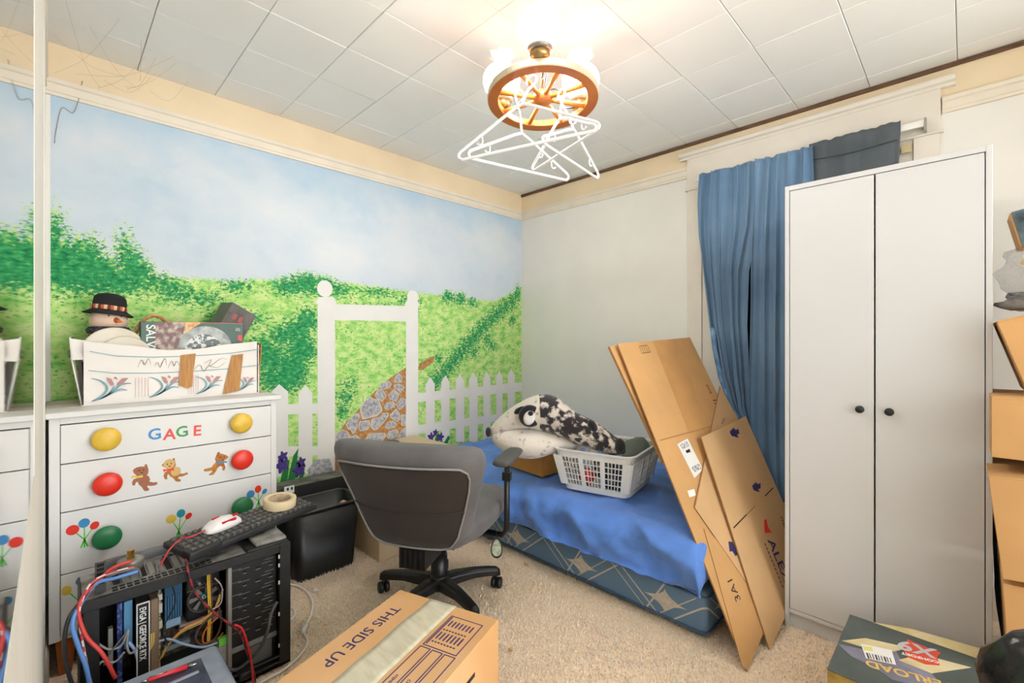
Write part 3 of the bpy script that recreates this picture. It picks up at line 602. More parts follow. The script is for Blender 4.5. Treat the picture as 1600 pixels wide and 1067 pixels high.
# ---------------------------------------------------------------- office chair
HUB = Vector((.963, -1.54, 0)); FC = Vector((-.4977, .8674, 0)); RC = Vector((.8674, .4977, 0))
CM = Matrix(((RC.x, FC.x, 0, HUB.x), (RC.y, FC.y, 0, HUB.y), (0, 0, 1, 0), (0, 0, 0, 1)))
def cl_(x, y, z): return CM @ Vector((x, y, z))
ch = thing('office_chair', 'grey padded office chair on black castors, seen from behind', 'chair', tuple(HUB))
def meshfab(name, c1, c2):
    m = mat(name, c1, .8, rgb2=c2, scale=6, sheen=.15); nt = m.node_tree; N = nt.nodes; Lk = nt.links; P = N['Principled BSDF']
    tc = N.new('ShaderNodeTexCoord'); vo = N.new('ShaderNodeTexVoronoi'); vo.inputs['Scale'].default_value = 260; Lk.new(tc.outputs['Object'], vo.inputs['Vector'])
    bp = N.new('ShaderNodeBump'); bp.inputs['Strength'].default_value = .35; bp.inputs['Distance'].default_value = .002; Lk.new(vo.outputs[0], bp.inputs['Height']); Lk.new(bp.outputs[0], P.inputs['Normal']); return m
FAB = meshfab('grey_mesh_fabric', (88, 86, 88), (104, 101, 101)); FABD = meshfab('dark_brown_grey_fabric', (36, 27, 22), (44, 34, 28)); PIP = mat('grey_piping', (140, 136, 132), .6)
BLK2 = mat('satin_black', (24, 24, 25), .38, var=.15, scale=25)
# backrest: lofted cushion, wide bulging top, narrow foot. rows from foot to top: (z, y centre, half width, half depth)
BK = [(.330, -.195, .150, .030), (.340, -.205, .185, .045), (.38, -.222, .212, .055), (.45, -.245, .238, .058), (.53, -.270, .262, .058), (.60, -.295, .283, .062), (.66, -.318, .300, .070), (.70, -.335, .312, .074), (.735, -.345, .312, .068), (.760, -.350, .300, .050), (.772, -.352, .275, .022)]
def backpt(i, a, sc=1.0):
    z, yc, w, d = BK[i]; c, s_ = math.cos(a), math.sin(a)
    x = w*sc*math.copysign(abs(c)**.55, c); y = d*sc*math.copysign(abs(s_)**.8, s_)
    bow = .05*(abs(x)/.31)**2        # wings curl forward
    return cl_(x, yc+y+bow, z)
nA = 40
b = MB(); b.loft([[backpt(i, 2*PI*j/nA) for j in range(nA)] for i in range(len(BK))])
back = b.build('backrest', FAB, ch, subsurf=1)
# inset rear panel with piping
def rear(x, z, off=.0):
    zs = [q[0] for q in BK]; yc = np.interp(z, zs, [q[1] for q in BK]); w = np.interp(z, zs, [q[2] for q in BK]); d = np.interp(z, zs, [q[3] for q in BK])
    t = min(1, abs(x)/w); s_ = (1-t**(2/.55))**.5 if t < 1 else 0
    return cl_(x, yc-d*max(s_, 0)**.8+.05*(abs(x)/.31)**2-off, z)
def hw(z): return np.interp(z, [.35, .40, .50, .60, .66, .70], [.15, .19, .225, .255, .268, .262])
rows = []
for z in np.linspace(.36, .695, 14): rows.append([rear(t*hw(z), z, .006-.003*abs(t)) for t in np.linspace(-1, 1, 15)])
b = MB(); b.grid(rows); pn = b.build('rear_panel', FABD, back, 'dark brown-grey panel set into the back', solid=.004, subsurf=1)
outl = [(-hw(z), z) for z in np.linspace(.38, .68, 12)]+[(-.245, .698)]+[(x, .702) for x in np.linspace(-.2, .2, 9)]+[(.245, .698)]+[(hw(z), z) for z in np.linspace(.68, .38, 12)]+[(.155, .358)]+[(x, .352) for x in np.linspace(.12, -.12, 7)]+[(-.155, .358)]
b = MB(); b.tube([rear(x, z, .008) for x, z in outl], .0042, 6, closed=True); b.build('piping', PIP, back)
b = MB(); b.tube([rear(t*hw(.52), .52-.012*(1-t*t), .0095) for t in np.linspace(-1, 1, 15)], .003, 6); b.build('seam', mat('seam_dark', (48, 42, 42), .8), back)
# seat
ST = [(-.245, .16, .045), (-.235, .215, .058), (-.18, .255, .066), (-.05, .272, .07), (.1, .275, .072), (.2, .265, .068), (.26, .24, .058), (.28, .2, .04)]
b = MB(); rings = []
for y, w, d in ST:
    rings.append([cl_(w*math.copysign(abs(math.cos(a))**.5, math.cos(a)), y, .395+d*math.copysign(abs(math.sin(a))**.7, math.sin(a))+.02*(math.cos(a)**2)) for a in [2*PI*j/32 for j in range(32)]])
b.loft(rings); b.build('seat', FAB, ch, subsurf=1)
b = MB(); b.box(-.055, .055, -.255, -.10, .262, .345, CM); b.box(-.12, .12, -.12, .12, .29, .335, CM)
for k in range(5): b.box(-.052+k*.022, -.042+k*.022, -.262, -.255, .265, .34, CM)
b.build('tilt_mechanism', BLK2, ch)
b = MB(); b.lathe([(.033, .085), (.036, .12), (.036, .2), (.029, .2), (.029, .25), (.02, .25), (.02, .3)], 20, CM); b.build('gas_lift', BLK2, ch)
far = math.atan2(Vector((-.756, .655, 0)).dot(FC), Vector((-.756, .655, 0)).dot(RC))
b = MB(); b.lathe([(.0, .06), (.045, .06), (.05, .075), (.05, .11), (.042, .125), (.0, .126)], 20, CM); bsx = b.build('base_hub', BLK2, ch)
for k in range(5):
    a = far+k*2*PI/5; R = Matrix.Rotation(a, 4, 'Z'); M = CM @ R
    rings = []
    for t, w, z0, z1 in ((.03, .034, .07, .115), (.08, .030, .072, .118), (.16, .024, .078, .115), (.235, .02, .07, .106), (.272, .018, .062, .098), (.286, .014, .06, .088)):
        rings.append([M @ Vector((t, s_*w, z)) for s_, z in ((-1, z0), (1, z0), (1, z1-.012), (.55, z1), (-.55, z1), (-1, z1-.012))])
    b = MB(); b.loft(rings, smooth=False); lg = b.build('base_leg', BLK2, ch, bevel=.003)
    cx = M @ Vector((.272, 0, 0)); aa = a+rnd.uniform(-1.2, 1.2)
    d = (CM.to_3x3() @ Vector((math.cos(aa), math.sin(aa), 0))); 
    Mw = frame((cx.x, cx.y, .026), d, (0, 0, 1))
    b = MB()
    for s_ in (-1, 1): b.lathe([(.006, s_*.004), (.022, s_*.004), (.0255, s_*.007), (.0255, s_*.018), (.022, s_*.023), (.006, s_*.0235)], 20, Mw)
    b.cyl((cx.x, cx.y, .03), (cx.x, cx.y, .068), .006, 8)
    b.build('castor', BLK2, lg)
for s_ in (1, -1):
    b = MB(); b.tube([cl_(s_*.16, .04, .315), cl_(s_*.285, .03, .31), cl_(s_*.305, .025, .34), cl_(s_*.305, .025, .63)], .013, 8); arm = b.build('arm_post', BLK2, ch)
    b = MB(); rings = []
    for t, w, h_ in ((-.125, .018, .008), (-.118, .034, .014), (-.07, .042, .017), (0, .04, .017), (.08, .038, .016), (.12, .034, .014), (.135, .02, .008)):
        rings.append([cl_(s_*.31+w*math.cos(a_), .03+t, .65+h_*math.copysign(abs(math.sin(a_))**.7, math.sin(a_))) for a_ in [2*PI*j/18 for j in range(18)]])
    b.loft(rings); b.build('arm_pad', mat('arm_pad_grey', (82, 81, 80), .7, var=.06), arm)
    b = MB(); b.box(s_*.305-.018, s_*.305+.018, .012, .04, .55, .585, CM); b.build('height_button', BLK2, arm)
# paper tag hanging under the seat
tg = cl_(.262, .0, .36)
b = MB(); b.tube([tg, tg+Vector((.004, .002, -.05))], .0012, 5); b.m(1)
c0 = tg+Vector((.004, .002, -.095)); U = Vector((.709, .7052, 0))
for rr, mi, th in ((1, 1, .003), (.8, 2, .0042)):
    b.m(mi); pts = [c0+U*(.025*rr*math.sin(a)*(1-.25*math.cos(a)))+Vector((0, 0, .045*rr*math.cos(a))) for a in [2*PI*i/20 for i in range(20)]]
    b.prism([p_-FC*0+Vector((.7052, -.709, 0))*(-th/2) for p_ in pts], Vector((.7052, -.709, 0))*th)
b.build('hang_tag', [BLACK, mat('tag_rim', (44, 46, 40), .5), mat('tag_paper', (188, 194, 172), .6, rgb2=(140, 150, 128), scale=90)], ch, 'pale teardrop tag on a cord')
# ---------------------------------------------------------------- curtains and rod
BLUEC = mat('blue_curtain', (92, 124, 158), .85, rgb2=(116, 148, 178), scale=3, bump=.08, bscale=160, sheen=.2)
GREYC = mat('charcoal_curtain', (76, 82, 88), .9, rgb2=(92, 98, 102), scale=5, bump=.08, bscale=160)
rod = thing('curtain_rod', 'white flat curtain rod with bracket on window header', 'curtain rod', (1.98, -.055, 2.1))
b = MB(); b.rbox(1.475, 2.485, -.064, -.056, 2.088, 2.118, .003, 2); b.build('rod', WHITE, rod)
b = MB(); b.rbox(2.478, 2.487, -.064, -.021, 2.088, 2.118, .003, 2); b.build('rod_return', WHITE, rod)
b = MB(); b.box(2.488, 2.496, -.06, -.021, 2.07, 2.125); b.build('bracket', CHROME, rod)
b = MB(); b.box(2.41, 2.445, -.03, -.021, 2.0, 2.035); b.build('old_bracket', mat('yellowed_plastic', (214, 196, 150), .5), rod)
def curtain(rows, nf, amp, yb, seed, ncol=72, nr=60, gather=0):
    zs = np.array([r[0] for r in rows])[::-1]; xl = np.array([r[1] for r in rows])[::-1]; xr = np.array([r[2] for r in rows])[::-1]; am = np.array([r[3] for r in rows])[::-1]
    G = []
    for i in range(nr+1):
        z = rows[0][0]+(rows[-1][0]-rows[0][0])*i/nr; a = np.interp(z, zs, xl); c = np.interp(z, zs, xr); k = np.interp(z, zs, am); row = []
        for j in range(ncol+1):
            s_ = j/ncol; ph = s_*nf+.35*nz(s_*4, seed)+.12*nz(s_*6, z*1.5, seed)
            f = math.sin(2*PI*ph); f2 = math.sin(2*PI*ph*2.3+seed)
            y = yb-amp*k*(.5+.5*math.copysign(abs(f)**.7, f))-.25*amp*k*f2+.012*nz(s_*5, z*2.2, seed+3)
            x = a+(c-a)*s_+.35*amp*k*math.cos(2*PI*ph)
            zz_ = z+(.008*nz(s_*14, seed) if i == 0 else 0)
            row.append((x, min(y, -.03), zz_))
        G.append(row)
    mb = MB(); mb.grid(G); return mb
c1 = thing('curtain', 'left blue curtain panel swept aside into a narrow gather', 'curtain', (1.65, -.08, .72), 'blue window curtains')
curtain([(2.118, 1.512, 1.83, .5), (1.95, 1.50, 1.835, .8), (1.76, 1.505, 1.825, .9), (1.527, 1.537, 1.775, 1), (1.23, 1.574, 1.765, 1), (.94, 1.631, 1.772, 1.1), (.78, 1.689, 1.775, 1), (.70, 1.73, 1.79, .9)], 5, .03, -.075, 2.2).build('cloth', BLUEC, c1, solid=.0025)
HEM = mat('curtain_hem', (70, 110, 160), .85, rgb2=(132, 170, 206), scale=18)
b = MB(); G = []
for z, x in ((1.23, 1.585), (1.1, 1.60), (.94, 1.632), (.85, 1.665), (.78, 1.69), (.72, 1.735)): G.append([(x+.028*t, -.108-.008*math.sin(PI*t), z-.01*t) for t in (0, .5, 1)])
b.grid(G); b.build('hem', HEM, c1, 'paler turned edge of the curtain', solid=.003)
c2 = thing('curtain', 'right blue curtain panel hanging straight behind the wardrobe', 'curtain', (1.96, -.08, .32), 'blue window curtains')
curtain([(2.118, 1.815, 2.075, .5), (1.9, 1.81, 2.08, .9), (1.5, 1.80, 2.085, 1), (1.1, 1.795, 2.09, 1), (.8, 1.79, 2.095, 1.0), (.6, 1.79, 2.1, .9), (.315, 1.80, 2.11, .8)], 5, .028, -.085, 5.7).build('cloth', BLUEC, c2, solid=.0025)
c3 = thing('curtain', 'short charcoal grey curtain at the right end of the rod', 'curtain', (2.24, -.08, 1.5))
curtain([(2.135, 2.06, 2.41, .15), (2.09, 2.06, 2.41, .15), (1.9, 2.06, 2.40, .35), (1.5, 2.06, 2.39, .4)], 3, .02, -.07, 8.1, 40, 30).build('cloth', GREYC, c3, solid=.0025)
b = MB(); b.tube([(x, -.082+.002*math.sin(x*40), 2.052-.012*math.sin((x-2.06)*9)) for x in np.linspace(2.068, 2.40, 16)], .0018, 5); b.build('rod_pocket_seam', mat('seam_charcoal', (50, 54, 58), .9), c3)
# ---------------------------------------------------------------- flattened cardboard leaning between bed and wardrobe
NA = Vector(((0.8661, -0.0945, 0.4909))); ND = Vector(((0.8823, -0.0970, 0.4607)))
def board(name, label, pts, n, th, m_=CARD, edge=CARDE):
    t = thing(name, label, 'cardboard', tuple(min(pts, key=lambda q: q[2])), 'flattened cardboard boxes beside the bed')
    mb = MB(); P_ = [Vector(q) for q in pts]; k = len(P_)
    mb.prism([q-n*th for q in P_], n*th); ne = len(mb.f)
    for i in range(2, ne): mb.mi[i] = 1
    o = mb.build('sheet', [m_, edge], t); return t, o
def ply(name, pts, n, m_, parent, th=.0008):
    mb = MB(); mb.prism([Vector(q) for q in pts], n*th); return mb.build(name, m_, parent)
def seg(name, a, c, n, w, m_, parent):
    a = Vector(a); c = Vector(c); d = (c-a).normalized(); s_ = d.cross(n)*w/2
    return ply(name, [a-s_, a+s_, c+s_, c-s_], n, m_, parent, .0006)
t0, o0 = board('flattened_box', 'folded-over rear layer of the tallest flattened brown box', [(1.432,-0.905,1.124),(1.49,-0.174,1.161),(1.791,-0.303,0.605),(1.709,-0.918,0.633)], NA, .012, CARD)
tA, oA = board('flattened_box', 'tallest flattened brown box leaning over the bed, white shipping label', [(1.454,-0.87,1.136),(1.509,-0.2,1.168),(1.674,-0.242,0.869),(1.961,-0.422,0.328),(2.072,-0.842,0.05),(2.079,-1.042,0)], NA, .006, CARD)
q = [(1.685,-0.906,0.722),(1.731,-0.452,0.728),(1.496,-0.341,1.164),(1.769,-0.549,0.643)]
TAPE = mat('brown_tape', (200, 150, 92), .35, var=.04)
seg('crease', q[0], q[1], NA, .006, mat('crease_brown', (176, 128, 78), .8), oA)
ply('packing_tape', [(1.48,-0.577,1.147),(1.498,-0.361,1.157),(1.733,-0.497,0.715),(1.715,-0.673,0.714)], NA, TAPE, oA, .0004)
LBL = mat('label_white', (238, 236, 232), .5, var=.02); LBG = mat('label_grey', (150, 148, 150), .6, rgb2=(225, 223, 222), scale=120, lo=.45, hi=.55)
lb = ply('shipping_label', [(1.713,-0.8,0.693),(1.717,-0.705,0.704),(1.788,-0.707,0.579),(1.789,-0.798,0.559)], NA, LBL, oA, .001)
ply('barcode', [(1.718,-0.786,0.689),(1.721,-0.721,0.696),(1.733,-0.721,0.675),(1.73,-0.786,0.668)], NA, LBG, oA); ply('barcode', [(1.769,-0.784,0.599),(1.774,-0.716,0.604),(1.786,-0.716,0.583),(1.781,-0.78,0.578)], NA, LBG, oA); ply('stamp', [(1.735,-0.766,0.662),(1.737,-0.731,0.665),(1.744,-0.734,0.653),(1.741,-0.766,0.652)], NA, INKK, oA)
ply('sticker', [(1.797,-0.887,0.527),(1.804,-0.839,0.525),(1.815,-0.847,0.503),(1.809,-0.895,0.505)], NA, LBL, oA, .001)
for k in range(5):
    u = k/4; qa = [(1.479,-0.712,1.122),(1.497,-0.72,1.088),(1.483,-0.643,1.128),(1.503,-0.647,1.093)]
    seg('printed_mark', Vector(qa[0]).lerp(Vector(qa[2]), u), Vector(qa[1]).lerp(Vector(qa[3]), u), NA, .0022, INKK, oA)
seg('printed_mark', qa[0], qa[2], NA, .0026, INKK, oA); seg('printed_mark', qa[1], qa[3], NA, .0026, INKK, oA)
q = [(1.641,-0.304,0.916),(1.667,-0.311,0.868),(1.637,-0.402,0.903)]
text('printed_text', 'DCB', .026, frame(q[0], Vector(q[1])-Vector(q[0]), Vector(q[0])-Vector(q[2])), INKK, oA)
q = [(1.677,-0.319,0.849),(1.708,-0.325,0.793),(1.672,-0.416,0.838)]
text('printed_text', '1A', .05, frame(q[0], Vector(q[1])-Vector(q[0]), Vector(q[0])-Vector(q[2])), INKK, oA)
tF, oF = board('flattened_box', 'narrow brown cardboard sheet with its lower end on the carpet', [(1.873,-0.904,0.397),(1.954,-0.785,0.276),(2.066,-0.818,0.073),(2.076,-0.839,0.051),(2.078,-1.045,0.007),(2.067,-1.058,0.024)], NA, .0025, CARD)
q = [(1.971,-0.883,0.228),(2.009,-0.891,0.159),(1.962,-0.957,0.23)]
text('printed_text', '3A1', .052, frame(q[1], Vector(q[0])-Vector(q[1]), Vector(q[2])-Vector(q[0])), INKK, oF)
tC, oC = board('flattened_box', 'tan flattened carton with a pointed corner, behind the lettered one', [(1.668,-0.182,0.902),(1.824,-0.194,0.625),(2.033,-0.438,0.209),(2.029,-0.793,0.148),(1.833,-0.901,0.473)], NA, .0035, CARD2)
seg('box_edge', *[(1.669,-0.186,0.899),(1.833,-0.895,0.474)], NA, .004, CARDE, oC)
q = [(1.748,-0.366,0.725),(1.737,-0.246,0.768),(1.735,-0.355,0.751)]
text('printed_text', 'ROOM', .018, frame(q[0], Vector(q[1])-Vector(q[0]), Vector(q[2])-Vector(q[0])), INKB, oC)
ply('printed_arrow', [(1.927,-0.793,0.328),(1.934,-0.769,0.32),(1.956,-0.776,0.279),(1.955,-0.795,0.277),(1.944,-0.799,0.296),(1.941,-0.818,0.298)], NA, INKB, oC)
tD, oD = board('flattened_box', 'front flattened moving carton with navy lettering and a red mark', [(1.759,-0.652,0.709),(1.792,-0.161,0.75),(1.993,-0.237,0.348),(2.104,-0.681,0.043),(2.102,-0.871,0.006)], ND, .005, CARD2)
for a_ in ([(1.792,-0.394,0.7),(1.791,-0.338,0.714),(1.799,-0.327,0.7),(1.799,-0.299,0.706),(1.81,-0.312,0.684),(1.808,-0.342,0.681),(1.816,-0.339,0.666),(1.807,-0.374,0.677),(1.802,-0.395,0.682)], [(1.907,-0.436,0.47),(1.909,-0.387,0.477),(1.916,-0.381,0.466),(1.918,-0.35,0.468),(1.926,-0.376,0.448),(1.922,-0.401,0.45),(1.929,-0.398,0.436),(1.92,-0.431,0.448),(1.915,-0.442,0.455)]):
    ply('printed_logo', a_, ND, INKB, oD)
q = [(1.928,-0.738,0.367),(1.948,-0.258,0.429),(1.934,-0.598,0.386),(1.944,-0.371,0.415)]
seg('crease', q[0], q[1], ND, .0035, mat('crease_dark', (150, 106, 62), .8), oD)
seg('slot', q[0], q[2], ND, .005, INKK, oD); seg('slot', q[3], q[1], ND, .005, INKK, oD)
ply('red_mark', [(1.971,-0.477,0.34),(1.974,-0.459,0.339),(1.987,-0.477,0.31),(1.999,-0.467,0.288),(1.987,-0.525,0.299),(1.98,-0.508,0.317)], ND, RED, oD)
q = [(2,-0.532,0.274),(2.067,-0.553,0.14),(2.01,-0.449,0.271)]
text('printed_text', 'ALEX', .075, frame(q[0], Vector(q[1])-Vector(q[0]), Vector(q[2])-Vector(q[0])), INKB, oD, bold=.001)
q = [(2.004,-0.549,0.261),(2.073,-0.569,0.125),(2.016,-0.472,0.255)]
text('printed_text', 'MOVING & STORAGE', .02, frame(q[0], Vector(q[1])-Vector(q[0]), Vector(q[2])-Vector(q[0])), INKB, oD)
q = [(1.998,-0.564,0.27),(2.077,-0.592,0.113),(2.016,-0.469,0.256)]
for k in range(11):
    a_ = Vector(q[0]).lerp(Vector(q[1]), k/11); c_ = Vector(q[0]).lerp(Vector(q[1]), (k+.7)/11); seg('small_print', a_, c_, ND, .007, INKB, oD)
q = [(1.995,-0.331,0.324),(2.02,-0.344,0.275),(2.006,-0.244,0.322)]
text('printed_text', 'THIS', .028, frame(q[0], Vector(q[1])-Vector(q[0]), Vector(q[2])-Vector(q[0])), INKK, oD)
# ---------------------------------------------------------------- laundry basket
BZ = .404
BK_ = mat('basket_white', (232, 231, 226), .4, var=.015)
lbk = thing('laundry_basket', 'white plastic laundry basket with slotted sides on the bed', 'laundry basket', (1.32, -.72, BZ))
d1 = Vector((-.972, -.236, 0)); d2 = Vector((-.19, .982, 0)); Nn = Vector((1.535, -.872, 0))
top = [Nn, Nn+d1*.405, Nn+d1*.405+d2*.44, Nn+d2*.44]
cen = sum(top, Vector())/4
bot = [cen+(q_-cen)*.82 for q_ in top]; ZT = .612
def rr(c4, z, r, seg_=5):
    out = []
    for i in range(4):
        p_ = c4[i]; a_ = (c4[i-1]-p_).normalized(); c_ = (c4[(i+1) % 4]-p_).normalized()
        for k in range(seg_):
            t = k/(seg_-1); out.append((p_+a_*r*(1-t)**2+c_*r*t**2)+Vector((0, 0, z)))
    return out
b = MB(); b.loft([rr(bot, BZ+.001, .05), rr(bot, BZ+.004, .05)]); b.build('bottom', BK_, lbk)
def ring(c4, z0, z1, f0, f1, r, th):
    def sc(f): return [cen+(q_-cen)*f for q_ in c4]
    A_ = rr(sc(f0), z0, r); B_ = rr(sc(f1), z1, r); C_ = rr(sc(f1*(1-th)), z1, r); D_ = rr(sc(f0*(1-th)), z0, r)
    mb = MB(); n_ = len(A_); vs_ = A_+B_+C_+D_; fs_ = []
    for j in range(n_):
        k = (j+1) % n_
        for g in range(4):
            h_ = (g+1) % 4; fs_.append((g*n_+j, g*n_+k, h_*n_+k, h_*n_+j))
    mb.add(vs_, fs_, False); return mb
ring(top, ZT-.014, ZT, 1.03, 1.06, .06, .075).build('rim', BK_, lbk, bevel=.003)
ring(top, ZT-.04, ZT-.012, .98, 1.0, .055, .02).build('upper_band', BK_, lbk)
ring(bot, BZ, BZ+.028, 1.0, 1.02, .05, .02).build('lower_band', BK_, lbk)
for i in range(4):
    B0 = bot[i]; B1 = bot[(i+1) % 4]; T0_ = top[i]; T1_ = top[(i+1) % 4]
    nrm = ((B1-B0).cross(Vector((0, 0, 1)))).normalized()
    if nrm.dot(cen-B0) > 0: nrm = -nrm
    def bp_(s_, t_, z0=BZ+.026, z1=ZT-.035):
        lo = B0.lerp(B1, s_); hi = T0_.lerp(T1_, s_); f_ = .12+.8*t_; p_ = lo.lerp(hi, f_); return Vector((p_.x, p_.y, z0+(z1-z0)*t_))
    mb = MB()
    def slab(s0, s1, t0_, t1_, th=.0035): mb.prism([bp_(s0, t0_), bp_(s1, t0_), bp_(s1, t1_), bp_(s0, t1_)], nrm*th)
    cols = [(.0, .11), (.33, .39), (.61, .67), (.89, 1.0)] if i in (0, 2) else [(.0, .10), (.36, .42), (.60, .66), (.90, 1.0)]
    for s0, s1 in cols: slab(s0, s1, 0, 1, .006)
    for g in range(3):
        a_, c_ = cols[g][1], cols[g+1][0]
        for k in range(1, 5): s_ = a_+(c_-a_)*k/5; slab(s_-.0045, s_+.0045, 0, 1)
        for k in range(1, 5): slab(a_, c_, k/5-.016, k/5+.016)
        slab(a_, c_, 0, .04)
    mb.build('slotted_side', BK_, lbk)
# laundry inside
def lump(name, label, cat, c, r, m_, seed, rough=.25, flat=1.0, group=None, sub=3):
    bm = bmesh.new(); bmesh.ops.create_icosphere(bm, subdivisions=sub, radius=1)
    vs_ = []
    for v in bm.verts:
        p_ = v.co.copy(); k = 1+rough*nz(p_.x*1.7+seed, p_.y*1.7, p_.z*1.7)+rough*.5*nz(p_.x*4+seed, p_.y*4, p_.z*4)
        vs_.append((c[0]+p_.x*r[0]*k, c[1]+p_.y*r[1]*k, c[2]+p_.z*r[2]*k*flat))
    fs_ = [[v.index for v in f.verts] for f in bm.faces]; bm.free()
    mb = MB(); mb.add(vs_, fs_, True); o = mb.build(name, m_); return tag(o, label, cat, group)
GCL = mat('grey_green_cloth', (140, 152, 146), .9, rgb2=(112, 124, 118), scale=12, bump=.3, bscale=25)
lump('grey_towel', 'grey-green cloth heaped at the back of the laundry basket', 'cloth', (1.385, -.575, .555), (.075, .08, .085), GCL, 3.1, .2)
lump('dark_clothes', 'dark clothes showing through the basket slots', 'clothes', (1.405, -.79, .49), (.08, .08, .075), mat('dark_clothes', (46, 48, 58), .9, rgb2=(96, 106, 104), scale=14, lo=.45, hi=.55), 1.1, .2)
lump('patterned_clothes', 'black and white patterned clothes low in the basket', 'clothes', (1.30, -.71, .49), (.08, .085, .075), mat('pattern_cloth', (30, 30, 34), .9, rgb2=(170, 166, 160), scale=45, lo=.48, hi=.55), 7.1, .2)
lump('red_garment', 'bright red garment at the bottom left of the basket', 'clothes', (1.262, -.85, .465), (.042, .035, .045), RED, 4.4, .15, sub=2)
# ---------------------------------------------------------------- small carton on the bed
def openbox(t, M, w, d, h, m_, th=.004):
    """carton walls with origin at floor centre of M"""
    for nm, a in (('panel', (-w/2, w/2, -d/2, -d/2+th, 0, h)), ('panel', (-w/2, w/2, d/2-th, d/2, 0, h)), ('panel', (-w/2, -w/2+th, -d/2+th, d/2-th, 0, h)), ('panel', (w/2-th, w/2, -d/2+th, d/2-th, 0, h)), ('base', (-w/2+th, w/2-th, -d/2+th, d/2-th, 0, th))):
        mb = MB(); mb.cbox(*a, .001, M); mb.build(nm, m_, t)
def topflaps(t, M, w, d, h, m_, a1=0.0, a2=0.0, gap=.002):
    for s_, a in ((-1, a1), (1, a2)):
        R = M @ Matrix.Translation((0, s_*d/2, h)) @ Matrix.Rotation(s_*a, 4, 'X')
        mb = MB(); y0, y1 = (0, d/2-gap) if s_ < 0 else (-d/2+gap, 0)
        mb.cbox(-w/2, w/2, y0, y1, 0, .004, .001, R); mb.build('flap', m_, t)
bx = thing('cardboard_box', 'small orange-brown carton on the blue sheet below the furry blanket', 'box', (.86, -.70, .39))
M = Matrix.Translation((.84, -.715, .404)) @ Matrix.Rotation(-.09, 4, 'Z')
openbox(bx, M, .295, .27, .15, CARD3); topflaps(bx, M, .295, .27, .15, CARD3)
# ---------------------------------------------------------------- furry husky-print blanket
FURW = mat('fur_cream', (224, 214, 202), .95, rgb2=(120, 106, 104), scale=26, lo=.58, hi=.74, bump=.5, bscale=120, sheen=.4, detail=6)
FURD = mat('fur_mottled', (40, 34, 38), .95, rgb2=(220, 208, 196), scale=24, lo=.47, hi=.57, bump=.5, bscale=110, sheen=.3, detail=6)
FURB = mat('fur_black', (26, 24, 28), .95, var=.2, bump=.5, bscale=120, sheen=.3)
hk = thing('plush_blanket', 'bundled furry blanket printed with a black and white husky face', 'blanket', (1.02, -.85, .55))
def furloft(name, st, m_, thick, seed, mids=None):
    """stations: centre (x,y,z), half height, half depth"""
    rings = []; n_ = 26
    for i, (c, h_, t_) in enumerate(st):
        c = Vector(c); F_ = Vector((-.7052, .709, 0)); R_ = []
        for j in range(n_):
            a = 2*PI*j/n_; k = 1+.06*nz(i*.7+seed, 3*math.cos(a), 3*math.sin(a))
            R_.append(c+Vector((0, 0, 1))*h_*k*math.sin(a)+F_*t_*k*math.cos(a))
        rings.append(R_)
    mb = MB(); mb.loft(rings)
    if mids:
        for f_i, f in enumerate(mb.f):
            if min(f)//n_ >= mids: mb.mi[f_i] = 1
    return mb.build(name, m_, hk, subsurf=1)
def stn(L, k, ts): return [(p_, max(.004, h_*d_/712/2), t_) for (p_, h_, d_), t_ in zip(L, ts)]
up = [((0.749,-1.047,0.64), 12, 2.52), ((0.786,-1.024,0.667), 26, 2.51), ((0.833,-0.991,0.711), 32, 2.5), ((0.887,-0.966,0.739), 38, 2.48), ((0.94,-0.941,0.76), 46, 2.46), ((0.997,-0.912,0.766), 57, 2.44), ((1.06,-0.892,0.764), 62, 2.41), ((1.12,-0.875,0.746), 58, 2.38), ((1.176,-0.861,0.708), 50, 2.35), ((1.239,-0.841,0.691), 46, 2.32), ((1.3,-0.823,0.671), 46, 2.29), ((1.36,-0.805,0.646), 36, 2.26), ((1.402,-0.791,0.632), 28, 2.24), ((1.428,-0.78,0.625), 20, 2.23), ((1.439,-0.776,0.619), 8, 2.225)]
furloft('upper_fold', stn(up, 1, (.03, .06, .08, .09, .1, .11, .11, .11, .10, .09, .085, .075, .06, .045, .02)), [FURW, FURD], .1, 2, 5)
lo_ = [((0.771,-1.053,0.623), 12, 2.5), ((0.815,-1.037,0.614), 28, 2.48), ((0.869,-1.012,0.604), 38, 2.46), ((0.922,-0.987,0.602), 44, 2.44), ((0.97,-0.953,0.601), 46, 2.43), ((1.023,-0.915,0.606), 42, 2.42), ((1.075,-0.877,0.615), 32, 2.41), ((1.129,-0.837,0.614), 22, 2.4), ((1.178,-0.803,0.606), 12, 2.39)]
furloft('lower_fold', stn(lo_, 1, (.03, .07, .10, .12, .125, .12, .1, .07, .04)), FURW, .1, 6)
def eye(name, c, rx, rz, m_, tilt, dep, parent=hk):
    c = Vector(c); U_ = Vector((.709, .7052, 0)); Fw = Vector((-.7052, .709, 0)); Zv = Vector((0, 0, 1))
    ux = U_*math.cos(tilt)+Zv*math.sin(tilt); uz = Zv*math.cos(tilt)-U_*math.sin(tilt); rings = []
    for q_ in range(7):
        ph = q_/6*PI; rings.append([c-Fw*dep*math.cos(ph)+ux*rx*max(.01, math.sin(ph))*math.cos(a)+uz*rz*max(.01, math.sin(ph))*math.sin(a) for a in [2*PI*i/20 for i in range(20)]])
    mb = MB(); mb.loft(rings); return mb.build(name, m_, parent)
eye('eye_patch', (1.021,-1.008,0.76), .060, .058, FURB, -.4, .012); eye('eye_patch', (0.97,-1.031,0.787), .034, .016, FURB, .5, .012)
eye('eye_white', (1.028,-1.021,0.753), .030, .038, mat('eye_white', (226, 222, 216), .9), -.35, .012); eye('pupil', (1.041,-1.025,0.778), .014, .013, FURB, 0, .008)
